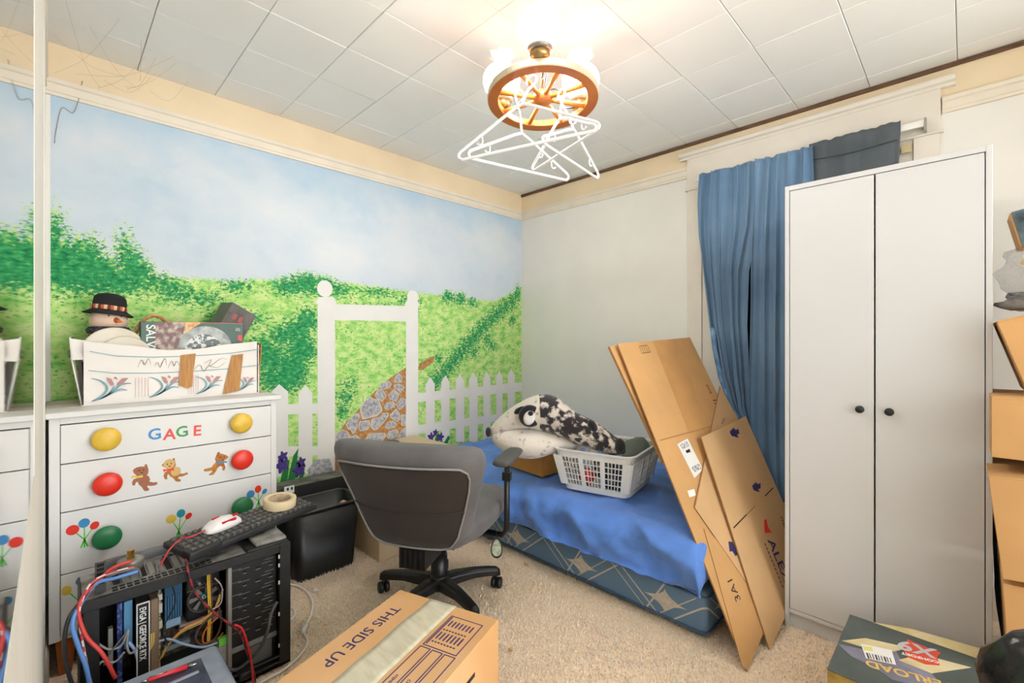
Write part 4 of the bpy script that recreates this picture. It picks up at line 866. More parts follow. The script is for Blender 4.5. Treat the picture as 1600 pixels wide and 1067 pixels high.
eye('nose', (0.768,-1.069,0.65), .016, .028, FURB, 0, .03)
eye('ear_tip', (1.317,-0.876,0.729), .022, .036, FURB, .5, .03); eye('ear_tip', (1.44,-0.824,0.646), .026, .036, FURB, .2, .03)
# ---------------------------------------------------------------- open computer case
PX, PB = .915, .705; PY0, PY1, PZ = -2.69, -2.15, .438
pc = thing('computer_case', 'open black computer case with circuit boards and cables showing', 'computer', (.81, -2.42, 0))
PCB = mat('case_black', (20, 20, 21), .5, var=.3, scale=30); PCG = mat('case_dusty', (150, 147, 142), .8, rgb2=(70, 68, 66), scale=16, lo=.35, hi=.7, detail=6)
STEEL = mat('case_steel', (150, 148, 144), .45, metal=.6, var=.1)
def pbx(name, x0, x1, y0, y1, z0, z1, m_=PCB, parent=pc, c=.0015, label=None):
    mb = MB(); mb.cbox(x0, x1, y0, y1, z0, z1, c); return mb.build(name, m_, parent, label)
pbx('back_wall', PB, PB+.004, PY0, PY1, .012, PZ-.02)
pbx('bottom', PB, PX, PY0, PY1, .012, .022)
pbx('end_panel', PB, PX-.01, PY0-.003, PY0+.004, .012, PZ-.004); pbx('end_panel', PB, PX-.004, PY1-.03, PY1, .012, PZ-.004)
for y in (PY0+.06, PY1-.06): pbx('foot', PB+.02, PX-.02, y-.02, y+.02, 0, .013)
# front frame
pbx('frame_post', PX-.02, PX, PY0+.002, PY0+.036, .022, PZ-.028); pbx('frame_post', PX-.02, PX, PY1-.036, PY1, .012, PZ)
pbx('frame_rail', PX-.012, PX, PY0+.002, PY1-.036, .012, .03); pbx('frame_rail', PX-.012, PX, PY0+.03, PY1-.036, .045, .05)
top = pbx('top_rail', PX-.016, PX, PY0-.003, PY1-.036, PZ-.028, PZ)
# the rear grille that faces upwards: long slot covers with vents between
tp = pbx('top_plate', PB, PX-.016, PY0, PY1, PZ-.012, PZ-.004, PCG)
DK = mat('vent_dark', (16, 15, 15), .9)
for r_, (xa, xb) in enumerate(((.872, .885), (.855, .866))):
    for k in range(15):
        y0 = PY0+.065+k*.0165
        pbx('vent', xa, xb, y0, y0+.0125, PZ-.0045, PZ-.0034, DK, tp, .0001)
for k in range(9): pbx('slot_cover', .745, .84, PY0+.07+k*.021, PY0+.085+k*.021, PZ-.005, PZ-.001, STEEL if k % 3 else DK, tp, .0005)
for k in range(6): pbx('vent', .72, .735, PY0+.2+k*.016, PY0+.211+k*.016, PZ-.0045, PZ-.0034, DK, tp, .0001)
pbx('panel_block', .73, PX-.014, PY1-.135, PY1-.002, PZ-.004, PZ+.004, PCB, tp, .003)
b = MB(); b.rbox(.715, .89, PY1-.105, PY1-.004, PZ+.002, PZ+.016, .006, 2); b.build('front_bezel', PCG, tp)
b = MB(); b.rbox(.70, .712, PY0+.055, PY1-.1, PZ-.002, PZ+.028, .002, 1); b.build('rear_fin', mat('grey_lip', (110, 110, 112), .5, var=.08), tp)
# tall slotted bracket standing on the top
br = pbx('bracket', .868, .872, PY0+.028, PY0+.052, PZ-.004, PZ+.085, mat('dark_metal', (58, 56, 54), .5), tp, .0006)
for k in range(5): pbx('bracket_hole', .8718, .8728, PY0+.032, PY0+.048, PZ+.022+k*.0125, PZ+.031+k*.0125, DK, br, .0001)
# drive cage
YD = -2.337
cage = pbx('drive_cage', PX-.05, PX-.032, YD, PY1-.036, .125, PZ-.03)
pbx('cage_post', PX-.032, PX-.006, YD-.006, YD+.006, .022, PZ-.03, STEEL)
SLOT = mat('slot_grey', (128, 126, 122), .5)
for k in range(6):
    z = .155+k*.042
    for y0, w in ((YD+.045, .010), (YD+.083, .016), (PY1-.062, .012)):
        pbx('cage_hole', PX-.0322, PX-.0312, y0, y0+w, z, z+.007, DK, cage, .0001)
        pbx('cage_lip', PX-.0322, PX-.030, y0, y0+w, z-.0025, z-.0005, SLOT, cage, .0001)
    for y0, w, dz in ((YD+.012, .028, .018), (YD+.03, .035, .014), (PY1-.085, .03, .012), (PY1-.075, .03, .022)):
        pbx('cage_rib', PX-.0322, PX-.031, y0, y0+w, z+dz, z+dz+.0012, SLOT, cage, .0001)
for z in (.39, .36, .30, .19, .08): pbx('rivet', PX-.001, PX+.0012, PY1-.041, PY1-.036, z, z+.013, mat('rivet_pale', (206, 190, 180), .5), pc, .0005)
pbx('cage_shelf', PX-.05, PX-.028, YD, PY1-.036, .108, .124, mat('shelf_grey', (128, 128, 128), .55, var=.15, scale=40))
psu = pbx('power_supply', PB+.02, PX-.04, YD, PY1-.036, .03, .106)
def perf(name):
    m = mat(name, (30, 30, 31), .6); nt = m.node_tree; N = nt.nodes; vo = N.new('ShaderNodeTexVoronoi'); vo.inputs['Scale'].default_value = 190; vo.inputs['Randomness'].default_value = 0
    tc = N.new('ShaderNodeTexCoord'); nt.links.new(tc.outputs['Object'], vo.inputs['Vector']); rp = N.new('ShaderNodeValToRGB'); rp.color_ramp.elements[0].position = .35; rp.color_ramp.elements[1].position = .45
    rp.color_ramp.elements[0].color = (.005, .005, .005, 1); rp.color_ramp.elements[1].color = (.16, .16, .16, 1); nt.links.new(vo.outputs[0], rp.inputs[0]); nt.links.new(rp.outputs[0], N['Principled BSDF'].inputs['Base Color']); return m
pbx('psu_grille', PX-.041, PX-.038, YD+.07, PY1-.05, .036, .1, perf('perforated_metal'), psu, .0005)
b = MB(); b.rbox(PX-.03, PX+.02, YD+.022, YD+.062, .03, .056, .008, 2); b.build('power_plug', mat('plug_black', (34, 34, 35), .4), psu)
# motherboard bay
MBX = .745
PCBM = mat('board_dark', (46, 38, 32), .6, rgb2=(104, 92, 74), scale=55, lo=.4, hi=.6)
mo = pbx('motherboard', PB+.012, MBX, -2.595, YD-.012, .11, .40, PCBM)
rc = random.Random(5)
cc = [mat('chip_black', (18, 18, 19), .4), mat('capacitor_silver', (150, 146, 138), .35, metal=.5), mat('chip_brown', (120, 84, 54), .6), mat('slot_blue', (64, 116, 160), .5), mat('connector_white', (206, 200, 186), .5), mat('chip_grey', (88, 86, 84), .5)]
for k in range(120):
    y = rc.uniform(-2.59, YD-.03); z = rc.uniform(.115, .39); s_ = rc.uniform(.003, .009); h_ = rc.uniform(.004, .018)
    pbx('component', MBX, MBX+h_, y, y+s_, z, z+rc.uniform(.003, .012), cc[rc.randrange(6)], mo, .0005)
# graphics card standing on edge
gp = pbx('graphics_card', MBX+.005, PX-.03, -2.572, -2.541, .085, .375, mat('card_black', (24, 24, 25), .4), pc, .002)
q = -2.5565
GW = mat('card_print', (232, 232, 230), .5)
pbx('card_border', PX-.031, PX-.0295, -2.572, -2.5695, .09, .372, GW, gp, .0002); pbx('card_border', PX-.031, PX-.0295, -2.5435, -2.541, .09, .372, GW, gp, .0002); pbx('card_border', PX-.031, PX-.0295, -2.572, -2.541, .122, .1245, GW, gp, .0002); pbx('card_border', PX-.031, PX-.0295, -2.572, -2.541, .371, .375, GW, gp, .0002); pbx('card_border', PX-.031, PX-.0295, -2.572, -2.541, .088, .0905, GW, gp, .0002)
text('card_lettering', 'EVGA | GEFORCE RTX', .0215, frame((PX-.0295, -2.5645, .362), (0, 0, -1), (0, 1, 0)), GW, gp, bold=.0004, sx=.74)
text('card_lettering', 'BGB', .012, frame((PX-.0295, -2.5605, .117), (0, 0, -1), (0, 1, 0)), GW, gp, bold=.0003)
pbx('card_shroud', MBX+.005, PX-.035, -2.54, -2.518, .095, .372, mat('shroud_tan', (140, 118, 98), .45, metal=.3), gp, .003)
pbx('card_slot', MBX+.005, PX-.06, -2.598, -2.578, .24, .38, mat('slot_light_blue', (92, 150, 190), .5), mo, .001)
pbx('card_edge', MBX, PX-.05, -2.614, -2.602, .12, .385, mat('board_navy', (40, 52, 110), .5, rgb2=(90, 120, 180), scale=90, lo=.5, hi=.6), mo, .001)
pbx('memory_rail', MBX, MBX+.07, -2.512, -2.506, .11, .385, mat('rail_cream', (190, 180, 150), .5, rgb2=(90, 84, 70), scale=120, lo=.4, hi=.6), mo, .0005)
for z, w in ((.355, .02), (.325, .03), (.27, .024)): pbx('white_connector', MBX+.05, MBX+.075, -2.516, -2.502, z-w, z, cc[4], mo, .001)
hs = pbx('heatsink', MBX, MBX+.06, -2.495, -2.448, .255, .365, mat('heatsink_blue', (56, 96, 130), .4, metal=.4), mo, .001)
for k in range(7): pbx('fin', MBX+.06, MBX+.066, -2.494+k*.0066, -2.491+k*.0066, .258, .335, mat('fin_blue', (86, 136, 172), .4, metal=.4), hs, .0003)
pbx('chip_cover', MBX+.03, MBX+.05, -2.49, -2.45, .225, .25, mat('pale_blue_plastic', (150, 184, 214), .5), mo, .001)
# cpu cooler
ck = pbx('cpu_cooler', MBX, MBX+.075, -2.44, -2.345, .235, .385, mat('cooler_black', (26, 26, 27), .5), pc, .004)
cf = Vector((MBX+.08, -2.393, .303)); Mf = frame(cf, (0, 1, 0), (0, 0, 1))
b = MB(); b.lathe([(.043, -.01), (.047, -.01), (.047, .006), (.043, .006), (.043, -.01)], 32, Mf); b.build('fan_ring', mat('fan_grey', (72, 70, 70), .4), ck)
for k in range(7):
    a = 2*PI*k/7; pts = []
    for rr_, da in ((.014, 0), (.041, .25), (.041, .62), (.014, .5)): pts.append(Mf @ Vector((rr_*math.cos(a+da), rr_*math.sin(a+da), .002)))
    b = MB(); b.prism(pts, (.002, 0, 0)); b.build('fan_blade', mat('fan_blade', (120, 118, 118), .35), ck)
b = MB(); b.lathe([(.015, -.004), (.015, .005), (0, .0055)], 24, Mf); hb = b.build('fan_hub', mat('hub_teal', (30, 86, 84), .4), ck)
text('hub_mark', 'G', .018, frame(Mf @ Vector((-.005, -.006, .0058)), (0, 1, .3), (0, -.3, 1)), GW, hb)
for z in (.385, .345): pbx('heat_pipe', MBX+.03, MBX+.085, -2.44, -2.345, z-.012, z-.004, mat('pipe_copper', (120, 90, 74), .35, metal=.6), ck, .002)
for z, y0 in ((.222, -2.455), (.208, -2.455)): pbx('memory_stick', MBX, MBX+.06, y0, -2.335, z-.004, z+.004, mat('memory_pale', (196, 184, 168), .4), mo, .001)
pbx('ide_socket', MBX, MBX+.02, -2.49, -2.42, .135, .15, mat('socket_grey_blue', (140, 156, 168), .5), mo, .001)
pbx('drive_tag', PX-.04, PX-.02, YD-.028, YD-.004, .155, .178, mat('lime_plastic', (110, 190, 70), .5), pc, .001)
pbx('drive_block', PX-.06, PX-.02, YD-.03, YD-.004, .09, .155, PCG, pc, .002)
pbx('slot_bracket', PX-.05, PX-.03, PY0+.055, PY0+.066, .22, .33, STEEL, pc, .001)
# wires inside
def wire(name, pts, r, rgb, parent=pc, k=7, label=None, rough=.45):
    mb = MB(); mb.tube(cr(pts, k), r, 7); return mb.build(name, mat('wire_%d_%d_%d' % rgb, rgb, rough), parent, label)
YW = (222, 184, 60); OW = (214, 110, 40); GW_ = (150, 150, 148); BKW = (26, 26, 27); BLW = (120, 160, 205); RDW = (196, 50, 48); DRW = (112, 50, 48)
def w3(L, x): return [(x if not isinstance(x, (list, tuple)) else x[i], q_[0], q_[1]) for i, q_ in enumerate(L)]
for d_, c_ in ((0, YW), (.006, BKW), (.012, YW), (.018, GW_), (.024, OW)):
    wire('power_wire', [(x, y+d_*.4, z+d_*.5) for x, y, z in w3([(-2.516,0.174),(-2.497,0.21),(-2.46,0.236),(-2.409,0.244),(-2.374,0.27),(-2.356,0.315)], .87)], .0022, c_)
for d_, c_ in ((0, YW), (.006, GW_), (.012, YW)):
    wire('power_wire', [(x, y+d_*.5, z) for x, y, z in w3([(-2.564,0.18),(-2.555,0.213),(-2.539,0.238),(-2.537,0.272)], .88)], .0024, c_)
for d_, c_ in ((0, YW), (.005, YW), (.010, DRW)):
    wire('power_wire', [(x, y+d_, z) for x, y, z in w3([(-2.39,0.397),(-2.388,0.324),(-2.386,0.261),(-2.39,0.162)], .86)], .0022, c_)
wire('loop_wire', w3([(-2.358,0.259),(-2.402,0.236),(-2.423,0.204),(-2.408,0.17),(-2.372,0.17),(-2.352,0.214),(-2.36,0.281)], .865), .0034, (96, 62, 58)); wire('loop_wire', w3([(-2.358,0.238),(-2.395,0.212),(-2.402,0.174),(-2.372,0.162),(-2.345,0.179)], .862), .0025, OW)
wire('data_cable', w3([(-2.543,0.236),(-2.497,0.234),(-2.452,0.196),(-2.401,0.164),(-2.347,0.163)], .875), .0038, (150, 172, 196)); wire('data_cable', w3([(-2.591,0.272),(-2.576,0.242),(-2.564,0.189)], .88), .0045, (140, 164, 206))
wire('grey_wire', w3([(-2.656,0.3),(-2.633,0.273),(-2.606,0.271),(-2.591,0.31),(-2.594,0.265),(-2.584,0.238),(-2.56,0.258)], .885), .003, GW_); wire('grey_wire', w3([(-2.66,0.297),(-2.656,0.241),(-2.647,0.245),(-2.62,0.231),(-2.599,0.249)], .885), .003, GW_); wire('grey_wire', w3([(-2.597,0.304),(-2.625,0.271),(-2.644,0.235)], .89), .0024, (110, 110, 108))
wire('grey_wire', w3([(-2.373,0.378),(-2.353,0.339),(-2.357,0.288),(-2.385,0.279)], .88), .0022, (170, 168, 166)); wire('dark_wire', w3([(-2.486,0.4),(-2.479,0.338),(-2.509,0.273),(-2.499,0.229)], .88), .002, BKW)
cord = [(0.935,-2.356,0.111), (0.95,-2.324,0.092), (0.955,-2.263,0.127), (0.95,-2.236,0.176), (0.93,-2.218,0.218), (0.92,-2.196,0.245)]
wire('power_cord', [tuple(Vector(cord[0])+Vector((0, -.01, 0)))]+cord[1:], .0055, (62, 62, 64), psu, label='grey mains cord of the power supply')
# cables hanging over the near edge of the case, each its own thing
def cable(name, label, pts, r, rgb, cat='cable', group=None, braid=None):
    mb = MB(); P_ = cr(pts, 8); mb.tube(P_, r, 8); m_ = mat('cable_%d_%d_%d' % rgb, rgb, .45)
    ms = [m_]
    if braid:
        ms.append(mat('cable_%d_%d_%d' % braid, braid, .5))
        for i in range(len(mb.mi)): mb.mi[i] = ((i//8)//2+(i % 8)//4) % 2
    o = mb.build(name, ms); return tag(o, label, cat, group)
cable('blue_cable', 'thick light blue cable hanging down the left of the computer case', [(0.86,-2.567,0.462), (0.87,-2.618,0.465), (0.9,-2.661,0.476), (0.935,-2.694,0.446), (0.95,-2.709,0.408), (0.955,-2.698,0.346), (0.96,-2.684,0.29), (0.965,-2.674,0.22)], .0052, (92, 140, 205))
cable('red_cable', 'thick red cable curving down in front of the computer case', [(0.84,-2.58,0.49), (0.86,-2.624,0.492), (0.9,-2.663,0.477), (0.935,-2.69,0.461), (0.945,-2.697,0.425), (0.955,-2.682,0.364), (0.965,-2.651,0.307), (0.97,-2.625,0.231)], .0048, (204, 62, 58))
cable('braided_cable', 'thin red and white braided cable beside the blue cable', [(0.85,-2.573,0.476), (0.9,-2.661,0.489), (0.94,-2.691,0.455), (0.945,-2.696,0.408), (0.95,-2.688,0.339), (0.955,-2.681,0.286), (0.96,-2.67,0.215)], .003, (190, 60, 66), braid=(220, 205, 200))
cable('black_cable', 'black cable bowing left from the case to the floor', [(0.89,-2.66,0.485), (0.93,-2.688,0.458), (0.94,-2.715,0.423), (0.94,-2.724,0.367), (0.93,-2.72,0.293), (0.93,-2.703,0.208)], .0048, (44, 44, 46))
cable('red_braided_cable', 'red and black braided cable falling diagonally across the open case', [(0.84,-2.445,0.462), (0.925,-2.456,0.461), (0.935,-2.437,0.379), (0.94,-2.392,0.303), (0.945,-2.335,0.229), (0.95,-2.313,0.19), (0.955,-2.292,0.109), (0.955,-2.28,0.066), (0.955,-2.273,0.005)], .0034, (150, 40, 44), braid=(60, 36, 38))
cable('red_thin_cable', 'bright red thin cable hanging beside the braided one', [(0.953,-2.335,0.241), (0.957,-2.314,0.219), (0.96,-2.297,0.156), (0.96,-2.287,0.089), (0.962,-2.282,0.003)], .0032, (214, 40, 44))
cable('grey_coil_cable', 'coil of grey cable lying on top of the computer case', [(0.86,-2.645,0.468), (0.86,-2.603,0.475), (0.85,-2.566,0.464), (0.85,-2.555,0.431), (0.85,-2.535,0.419), (0.845,-2.508,0.431), (0.83,-2.517,0.459), (0.85,-2.515,0.426), (0.85,-2.488,0.406), (0.84,-2.462,0.413), (0.88,-2.435,0.397), (0.925,-2.423,0.395)], .0036, (104, 104, 106))
# ---------------------------------------------------------------- keyboard leaning across case top and bin
kb = thing('keyboard', 'dusty black keyboard lying across the top of the computer case', 'keyboard', (.80, -2.26, .45))
KL = Vector((.83, -2.47, .468)); KR = Vector((.67, -2.01, .470))
kx = (KR-KL).normalized(); kn_ = Vector((.10, .03, 1)); kn_ = (kn_-kx*kn_.dot(kx)).normalized(); ky = kn_.cross(kx)
MK = Matrix(((kx.x, ky.x, kn_.x, KL.x), (kx.y, ky.y, kn_.y, KL.y), (kx.z, ky.z, kn_.z, KL.z), (0, 0, 0, 1)))
KLEN = (KR-KL).length
KBM = mat('keyboard_black', (38, 38, 40), .55, var=.2, scale=30); KEYM = mat('key_dusty', (124, 121, 114), .7, rgb2=(50, 50, 50), scale=50, lo=.35, hi=.6)
b = MB(); b.rbox(0, KLEN, -.075, .075, 0, .022, .006, 2, MK); b.build('body', KBM, kb)
b = MB(); b.rbox(0, .10, -.078, -.03, .0, .028, .004, 2, MK); b.build('wrist_edge', KBM, kb)
kp = None; nc = 21
for r_ in range(5):
    for c_ in range(nc):
        x0 = .012+c_*(KLEN-.024)/nc; y0 = -.064+r_*.026
        if kp is None:
            t = MB(); t.loft([[(sx_*w/2, sy_*d/2, z) for sx_, sy_ in ((-1, -1), (1, -1), (1, 1), (-1, 1))] for w, d, z in ((.0185, .021, 0), (.0165, .019, .006), (.013, .015, .010))], smooth=False)
            o = t.build('key', KEYM, origin='world'); kp = o.data
        else: o = bpy.data.objects.new('key', kp); COL.objects.link(o)
        o.matrix_basis = MK @ Matrix.Translation((x0+.010, y0+.012, .0215)); adopt(o, kb)
# mouse, masking tape, brass fitting
ms = thing('mouse', 'white computer mouse with red stripes on the keyboard', 'mouse', tuple(MK @ Vector((.14, 0, .032))))
MM = MK @ Matrix.Translation((.155, .012, .0325)) @ Matrix.Rotation(.05, 4, 'Z')
rings = []
for t, w, h_ in ((-.064, .012, .008), (-.058, .024, .018), (-.035, .032, .031), (0, .033, .036), (.03, .031, .03), (.052, .026, .019), (.061, .014, .010)):
    rings.append([MM @ Vector((t, w*math.cos(a), h_*max(0, math.sin(a))**.8)) for a in [PI*j/12 for j in range(13)]]+[MM @ Vector((t, -w*.9, 0)), MM @ Vector((t, w*.9, 0))])
b = MB(); b.loft(rings); mb_ = b.build('shell', mat('mouse_white', (236, 232, 230), .35), ms)
for ya, L0, L1 in ((-.024, -.02, .03), (-.012, .028, .045), (.012, -.03, -.005)):
    h0 = .0305+.004*(1-abs(ya)/.03); b = MB(); b.box(L0, L1, ya-.0025, ya+.0025, h0-.012 if abs(ya) > .02 else h0-.004, h0-.004 if abs(ya) > .02 else h0+.002, MM); b.build('red_stripe', mat('mouse_red', (206, 30, 50), .4), ms)
cable('mouse_cable', 'red sleeved mouse cable running off the keyboard', [tuple(MM @ Vector((-.062, 0, .01))), (0.859,-2.431,0.525), (0.847,-2.458,0.522), (0.849,-2.485,0.502), (0.861,-2.501,0.484), (0.862,-2.514,0.459)], .0026, (188, 52, 56))
Mt = MK @ Matrix.Translation((.375, .008, .0325))
tr = thing('masking_tape', 'roll of cream masking tape on the right end of the keyboard', 'tape', tuple(MK @ Vector((.375, 0, .033))))
b = MB(); b.lathe([(.042, 0), (.058, 0), (.0585, .001), (.0585, .031), (.058, .032), (.042, .032), (.042, 0)], 36, Mt); b.build('tape', mat('masking_cream', (226, 206, 166), .6, var=.03), tr)
b = MB(); b.lathe([(.0385, .0005), (.0418, .0005), (.0418, .0315), (.0385, .0315), (.0385, .0005)], 36, Mt); b.build('cardboard_core', mat('core_card', (176, 150, 116), .8, rgb2=(206, 186, 160), scale=60), tr)
br_c = Vector((0.727,-2.577,0.436)); 
bf = thing('brass_fitting', 'grey metal disc with a brass fitting on the case top', 'fitting', tuple(br_c))
Mb = Matrix.Translation((.775, -2.575, .436))
b = MB(); b.lathe([(.026, 0), (.029, .004), (.032, .02), (.034, .034), (.033, .037), (.012, .04), (0, .04)], 28, Mb); b.build('disc', mat('dull_zinc', (140, 138, 128), .35, metal=.5, var=.15, scale=40), bf)
b = MB(); b.lathe([(.011, .039), (.011, .05), (.008, .05), (.008, .054), (.010, .054), (.010, .066), (0, .066)], 6, Mb, smooth=False); b.build('brass_stud', mat('brass', (190, 150, 72), .3, metal=.9), bf)
# ---------------------------------------------------------------- lidded tote and pen
tb = thing('storage_tote', 'smoky translucent plastic tote lid in front of the computer case', 'storage box', (1.30, -2.58, 0))
TOTE = mat('smoky_plastic', (120, 132, 150), .25, rgb2=(168, 176, 188), scale=7, lo=.35, hi=.7, detail=6); TOTD = mat('smoky_dark', (58, 66, 84), .2, rgb2=(96, 104, 122), scale=9, lo=.4, hi=.7, detail=6)
b = MB(); b.rbox(1.13, 1.47, -2.745, -2.445, .0, .27, .03, 3); b.build('bin', TOTD, tb)
b = MB(); b.rbox(1.10, 1.50, -2.762, -2.415, .262, .292, .02, 3); ld = b.build('lid', TOTE, tb)
b = MB(); b.rbox(1.145, 1.46, -2.735, -2.462, .288, .2945, .012, 2); b.build('lid_panel', TOTD, ld)
for k in range(2): b = MB(); b.rbox(1.2+k*.13, 1.212+k*.13, -2.72, -2.478, .2935, .2975, .002, 1); b.build('lid_rib', TOTE, ld)
pen = thing('pen', 'red ballpoint pen with silver tip on the tote lid', 'pen', (1.24, -2.58, .297))
p0 = Vector((1.16,-2.577,0.301)); p1 = Vector((1.174,-2.497,0.301)); p2 = Vector((1.178,-2.473,0.301))
b = MB(); b.tube([p0, p0.lerp(p1, .05), p1], .0052, 12, taper=[.004, .0055, .0055]); b.build('barrel', mat('pen_red', (206, 44, 54), .3), pen)
b = MB(); b.tube([p1, p1.lerp(p2, .6), p2], .004, 12, taper=[.0052, .003, .0008]); b.build('tip', CHROME, pen)
b = MB(); b.tube([p0-(p1-p0).normalized()*.012, p0], .0028, 10); b.build('button', CHROME, pen)
b = MB(); b.tube([p0+Vector((.002, .002, .006)), p0.lerp(p1, .45)+Vector((.002, .002, .006))], .0014, 6); b.build('clip', CHROME, pen)
# ---------------------------------------------------------------- wagon-wheel chandelier
cd = thing('chandelier', 'wooden wagon-wheel ceiling light with three white globe lamps', 'chandelier', (1.485, -1.442, 2.05))
e1 = Vector((.709, .7052, 0)); a_t = .075; e2 = Vector((-.7052, .709, 0))*math.cos(a_t)-Vector((0, 0, 1))*math.sin(a_t); e3 = e1.cross(e2)
WM = Matrix(((e1.x, e2.x, e3.x, 1.485), (e1.y, e2.y, e3.y, -1.442), (e1.z, e2.z, e3.z, 2.0525), (0, 0, 0, 1)))
WOOD = mat('orange_stained_wood', (176, 92, 36), .35, rgb2=(206, 126, 58), scale=9, lo=.3, hi=.75, stretch=(1, 1, 4)); WOODL = mat('spoke_wood', (214, 138, 56), .35, var=.1, scale=12)
b = MB(); b.lathe([(.168, .002), (.170, 0), (.206, 0), (.209, .003), (.209, .023), (.206, .026), (.170, .026), (.168, .024), (.168, .002)], 64, WM, smooth=False)
for i, f in enumerate(b.f):
    if i//64 in (2, 3, 4): b.mi[i] = 1
b.build('rim', [WOOD, mat('rim_band', (214, 200, 172), .45, var=.05)], cd)
for k in range(8):
    a = 2*PI*k/8+.26; d_ = Vector((math.cos(a), math.sin(a), 0))
    b = MB(); b.tube([WM @ (d_*.03+Vector((0, 0, .012))), WM @ (d_*.1+Vector((0, 0, .012))), WM @ (d_*.17+Vector((0, 0, .012)))], .009, 10, taper=[.008, .0085, .0095]); b.build('spoke', WOODL, cd)
b = MB(); b.lathe([(0, -.012), (.018, -.010), (.030, -.003), (.036, .006), (.036, .024), (.03, .034), (.012, .036), (0, .036)], 28, WM); b.build('hub', WOOD, cd)
b = MB(); b.cyl(WM @ Vector((0, 0, .03)), (1.497, -1.454, 2.33), .006, 10); b.build('stem', mat('dark_brass', (120, 96, 58), .35, metal=.8), cd)
b = MB(); b.lathe([(0, 2.318), (.03, 2.32), (.055, 2.335), (.06, 2.3535), (0, 2.3535)], 28, Matrix.Translation((1.497, -1.454, 0))); b.build('ceiling_canopy', mat('dark_brass', (120, 96, 58)), cd)
for p_ in ((0, -.02, .0), (.15, .1, 0), (-.15, .1, 0)):
    b = MB(); ang = math.atan2(p_[1]-.0001, p_[0]); d_ = Vector((math.cos(ang), math.sin(ang), 0))
    b.tube(cr([WM @ Vector((0, 0, .04)), WM @ (d_*.06+Vector((.01, 0, .07))), WM @ (d_*.11+Vector((-.01, .01, .025))), WM @ (d_*.17+Vector((0, 0, .035)))], 6), .0025, 6); b.build('lamp_wire', mat('wire_black', (30, 28, 26), .5), cd)
GLOBE = mat('lit_globe', (250, 248, 244), .3, emit=(254, 252, 250), estr=LAMP_W); CHIM = mat('opal_glass', (236, 230, 222), .25, var=.02, emit=(255, 244, 230), estr=.12)
GLOBE2 = mat('lit_globe_top', (250, 248, 244), .3, emit=(255, 247, 236), estr=.42)
BRS = mat('lamp_brass', (168, 140, 92), .3, metal=.85); PEW = mat('pewter_gallery', (142, 136, 128), .35, metal=.6)
for lx_, ly_ in ((-.022, -.186), (.158, .098), (-.158, .098)):
    L0 = WM @ Vector((lx_, ly_, .026)); TM = Matrix.Translation(L0)
    b = MB(); b.lathe([(.014, 0), (.016, .004), (.03, .008), (.036, .02), (.034, .03), (.03, .034)], 24, TM); lp = b.build('lamp_cup', BRS, cd)
    b = MB(); b.lathe([(.032, .032), (.042, .036), (.043, .05), (.040, .054), (.040, .058)], 28, TM)
    for k in range(20):
        a = 2*PI*k/20; c_ = L0+Vector((.041*math.cos(a), .041*math.sin(a), .056)); tdir = Vector((-math.sin(a), math.cos(a), 0)); od = Vector((math.cos(a), math.sin(a), 0))
        b.tube([c_-tdir*.005, c_-tdir*.0045+Vector((0, 0, .012))+od*.003, c_+Vector((0, 0, .017))+od*.004, c_+tdir*.0045+Vector((0, 0, .012))+od*.003, c_+tdir*.005], .0011, 5)
    b.build('gallery', PEW, lp)
    prof = [(.036, .056)]+[(.075*math.cos(t), .118+.066*math.sin(t)) for t in np.linspace(-.95, 1.05, 14)]+[(.034, .178)]
    b = MB(); b.lathe(prof, 32, TM)
    for i in range(len(b.mi)): b.mi[i] = 1 if i//32 >= 4 else 0
    b.build('globe', [GLOBE, GLOBE2], lp, 'glowing white glass globe')
    b = MB(); b.lathe([(.034, .178), (.033, .188), (.037, .2), (.045, .212), (.050, .222), (.0485, .222), (.043, .212), (.035, .2), (.031, .188), (.032, .178)], 36, TM, wob=lambda i, a: (.10*math.cos(7*a) if 3 <= i <= 6 else 0)); b.build('ruffled_chimney', CHIM, lp, 'flared opal glass chimney')
# ---------------------------------------------------------------- white plastic hangers hooked on the wheel
HANG = mat('hanger_white', (240, 240, 242), .35, var=.01)
def hanger(label, L, R, neck_up, hook_end, side=1):
    L = Vector(L); R = Vector(R); x = (R-L).normalized(); w = (R-L).length; mid = (L+R)/2
    up = Vector((0, 0, 1)); up = (up-x*up.dot(x)).normalized(); nk = mid+up*neck_up
    t = thing('coat_hanger', label, 'coat hanger', tuple(mid), 'white coat hangers on the wagon wheel'); r = .0052
    def p(a, c): return mid+x*a+up*c
    h = w/2; pts = [p(0, neck_up), p(-.03, neck_up-.012), p(-h*.5, neck_up*.5+.005), p(-h+.03, .022), p(-h+.008, .010), p(-h, -.002), p(-h+.008, -.013), p(-h+.03, -.015), p(0, -.015), p(h-.03, -.015), p(h-.008, -.013), p(h, -.002), p(h-.008, .010), p(h-.03, .022), p(h*.5, neck_up*.5+.005), p(.03, neck_up-.012)]
    b = MB(); b.tube(cr(pts+[pts[0]], 4)[:-1], r, 8, closed=True); b.build('frame', HANG, t)
    he = Vector(hook_end); d_ = he-nk; k = [nk, nk+d_*.45+x*.004*side, nk+d_*.8-x*.006*side, he+x*.0*side, he+x*.018*side+up*.008, he+x*.034*side-up*.004, he+x*.036*side-up*.022]
    b = MB(); b.tube(cr(k, 5), r*.9, 8); b.build('hook', HANG, t)
    for s_ in (-1, 1):
        q = p(s_*h*.62, neck_up*.36); b = MB(); b.tube(cr([q, q-up*.016, q-up*.024+x*s_*.008, q-up*.018+x*s_*.02], 4), .003, 6); b.build('strap_notch', HANG, t)
hanger('widest white hanger nearest the camera, hooked below the front lamp', (1.433,-1.805,1.76), (1.818,-1.562,1.816), .12, (1.565,-1.568,2.062), -1)
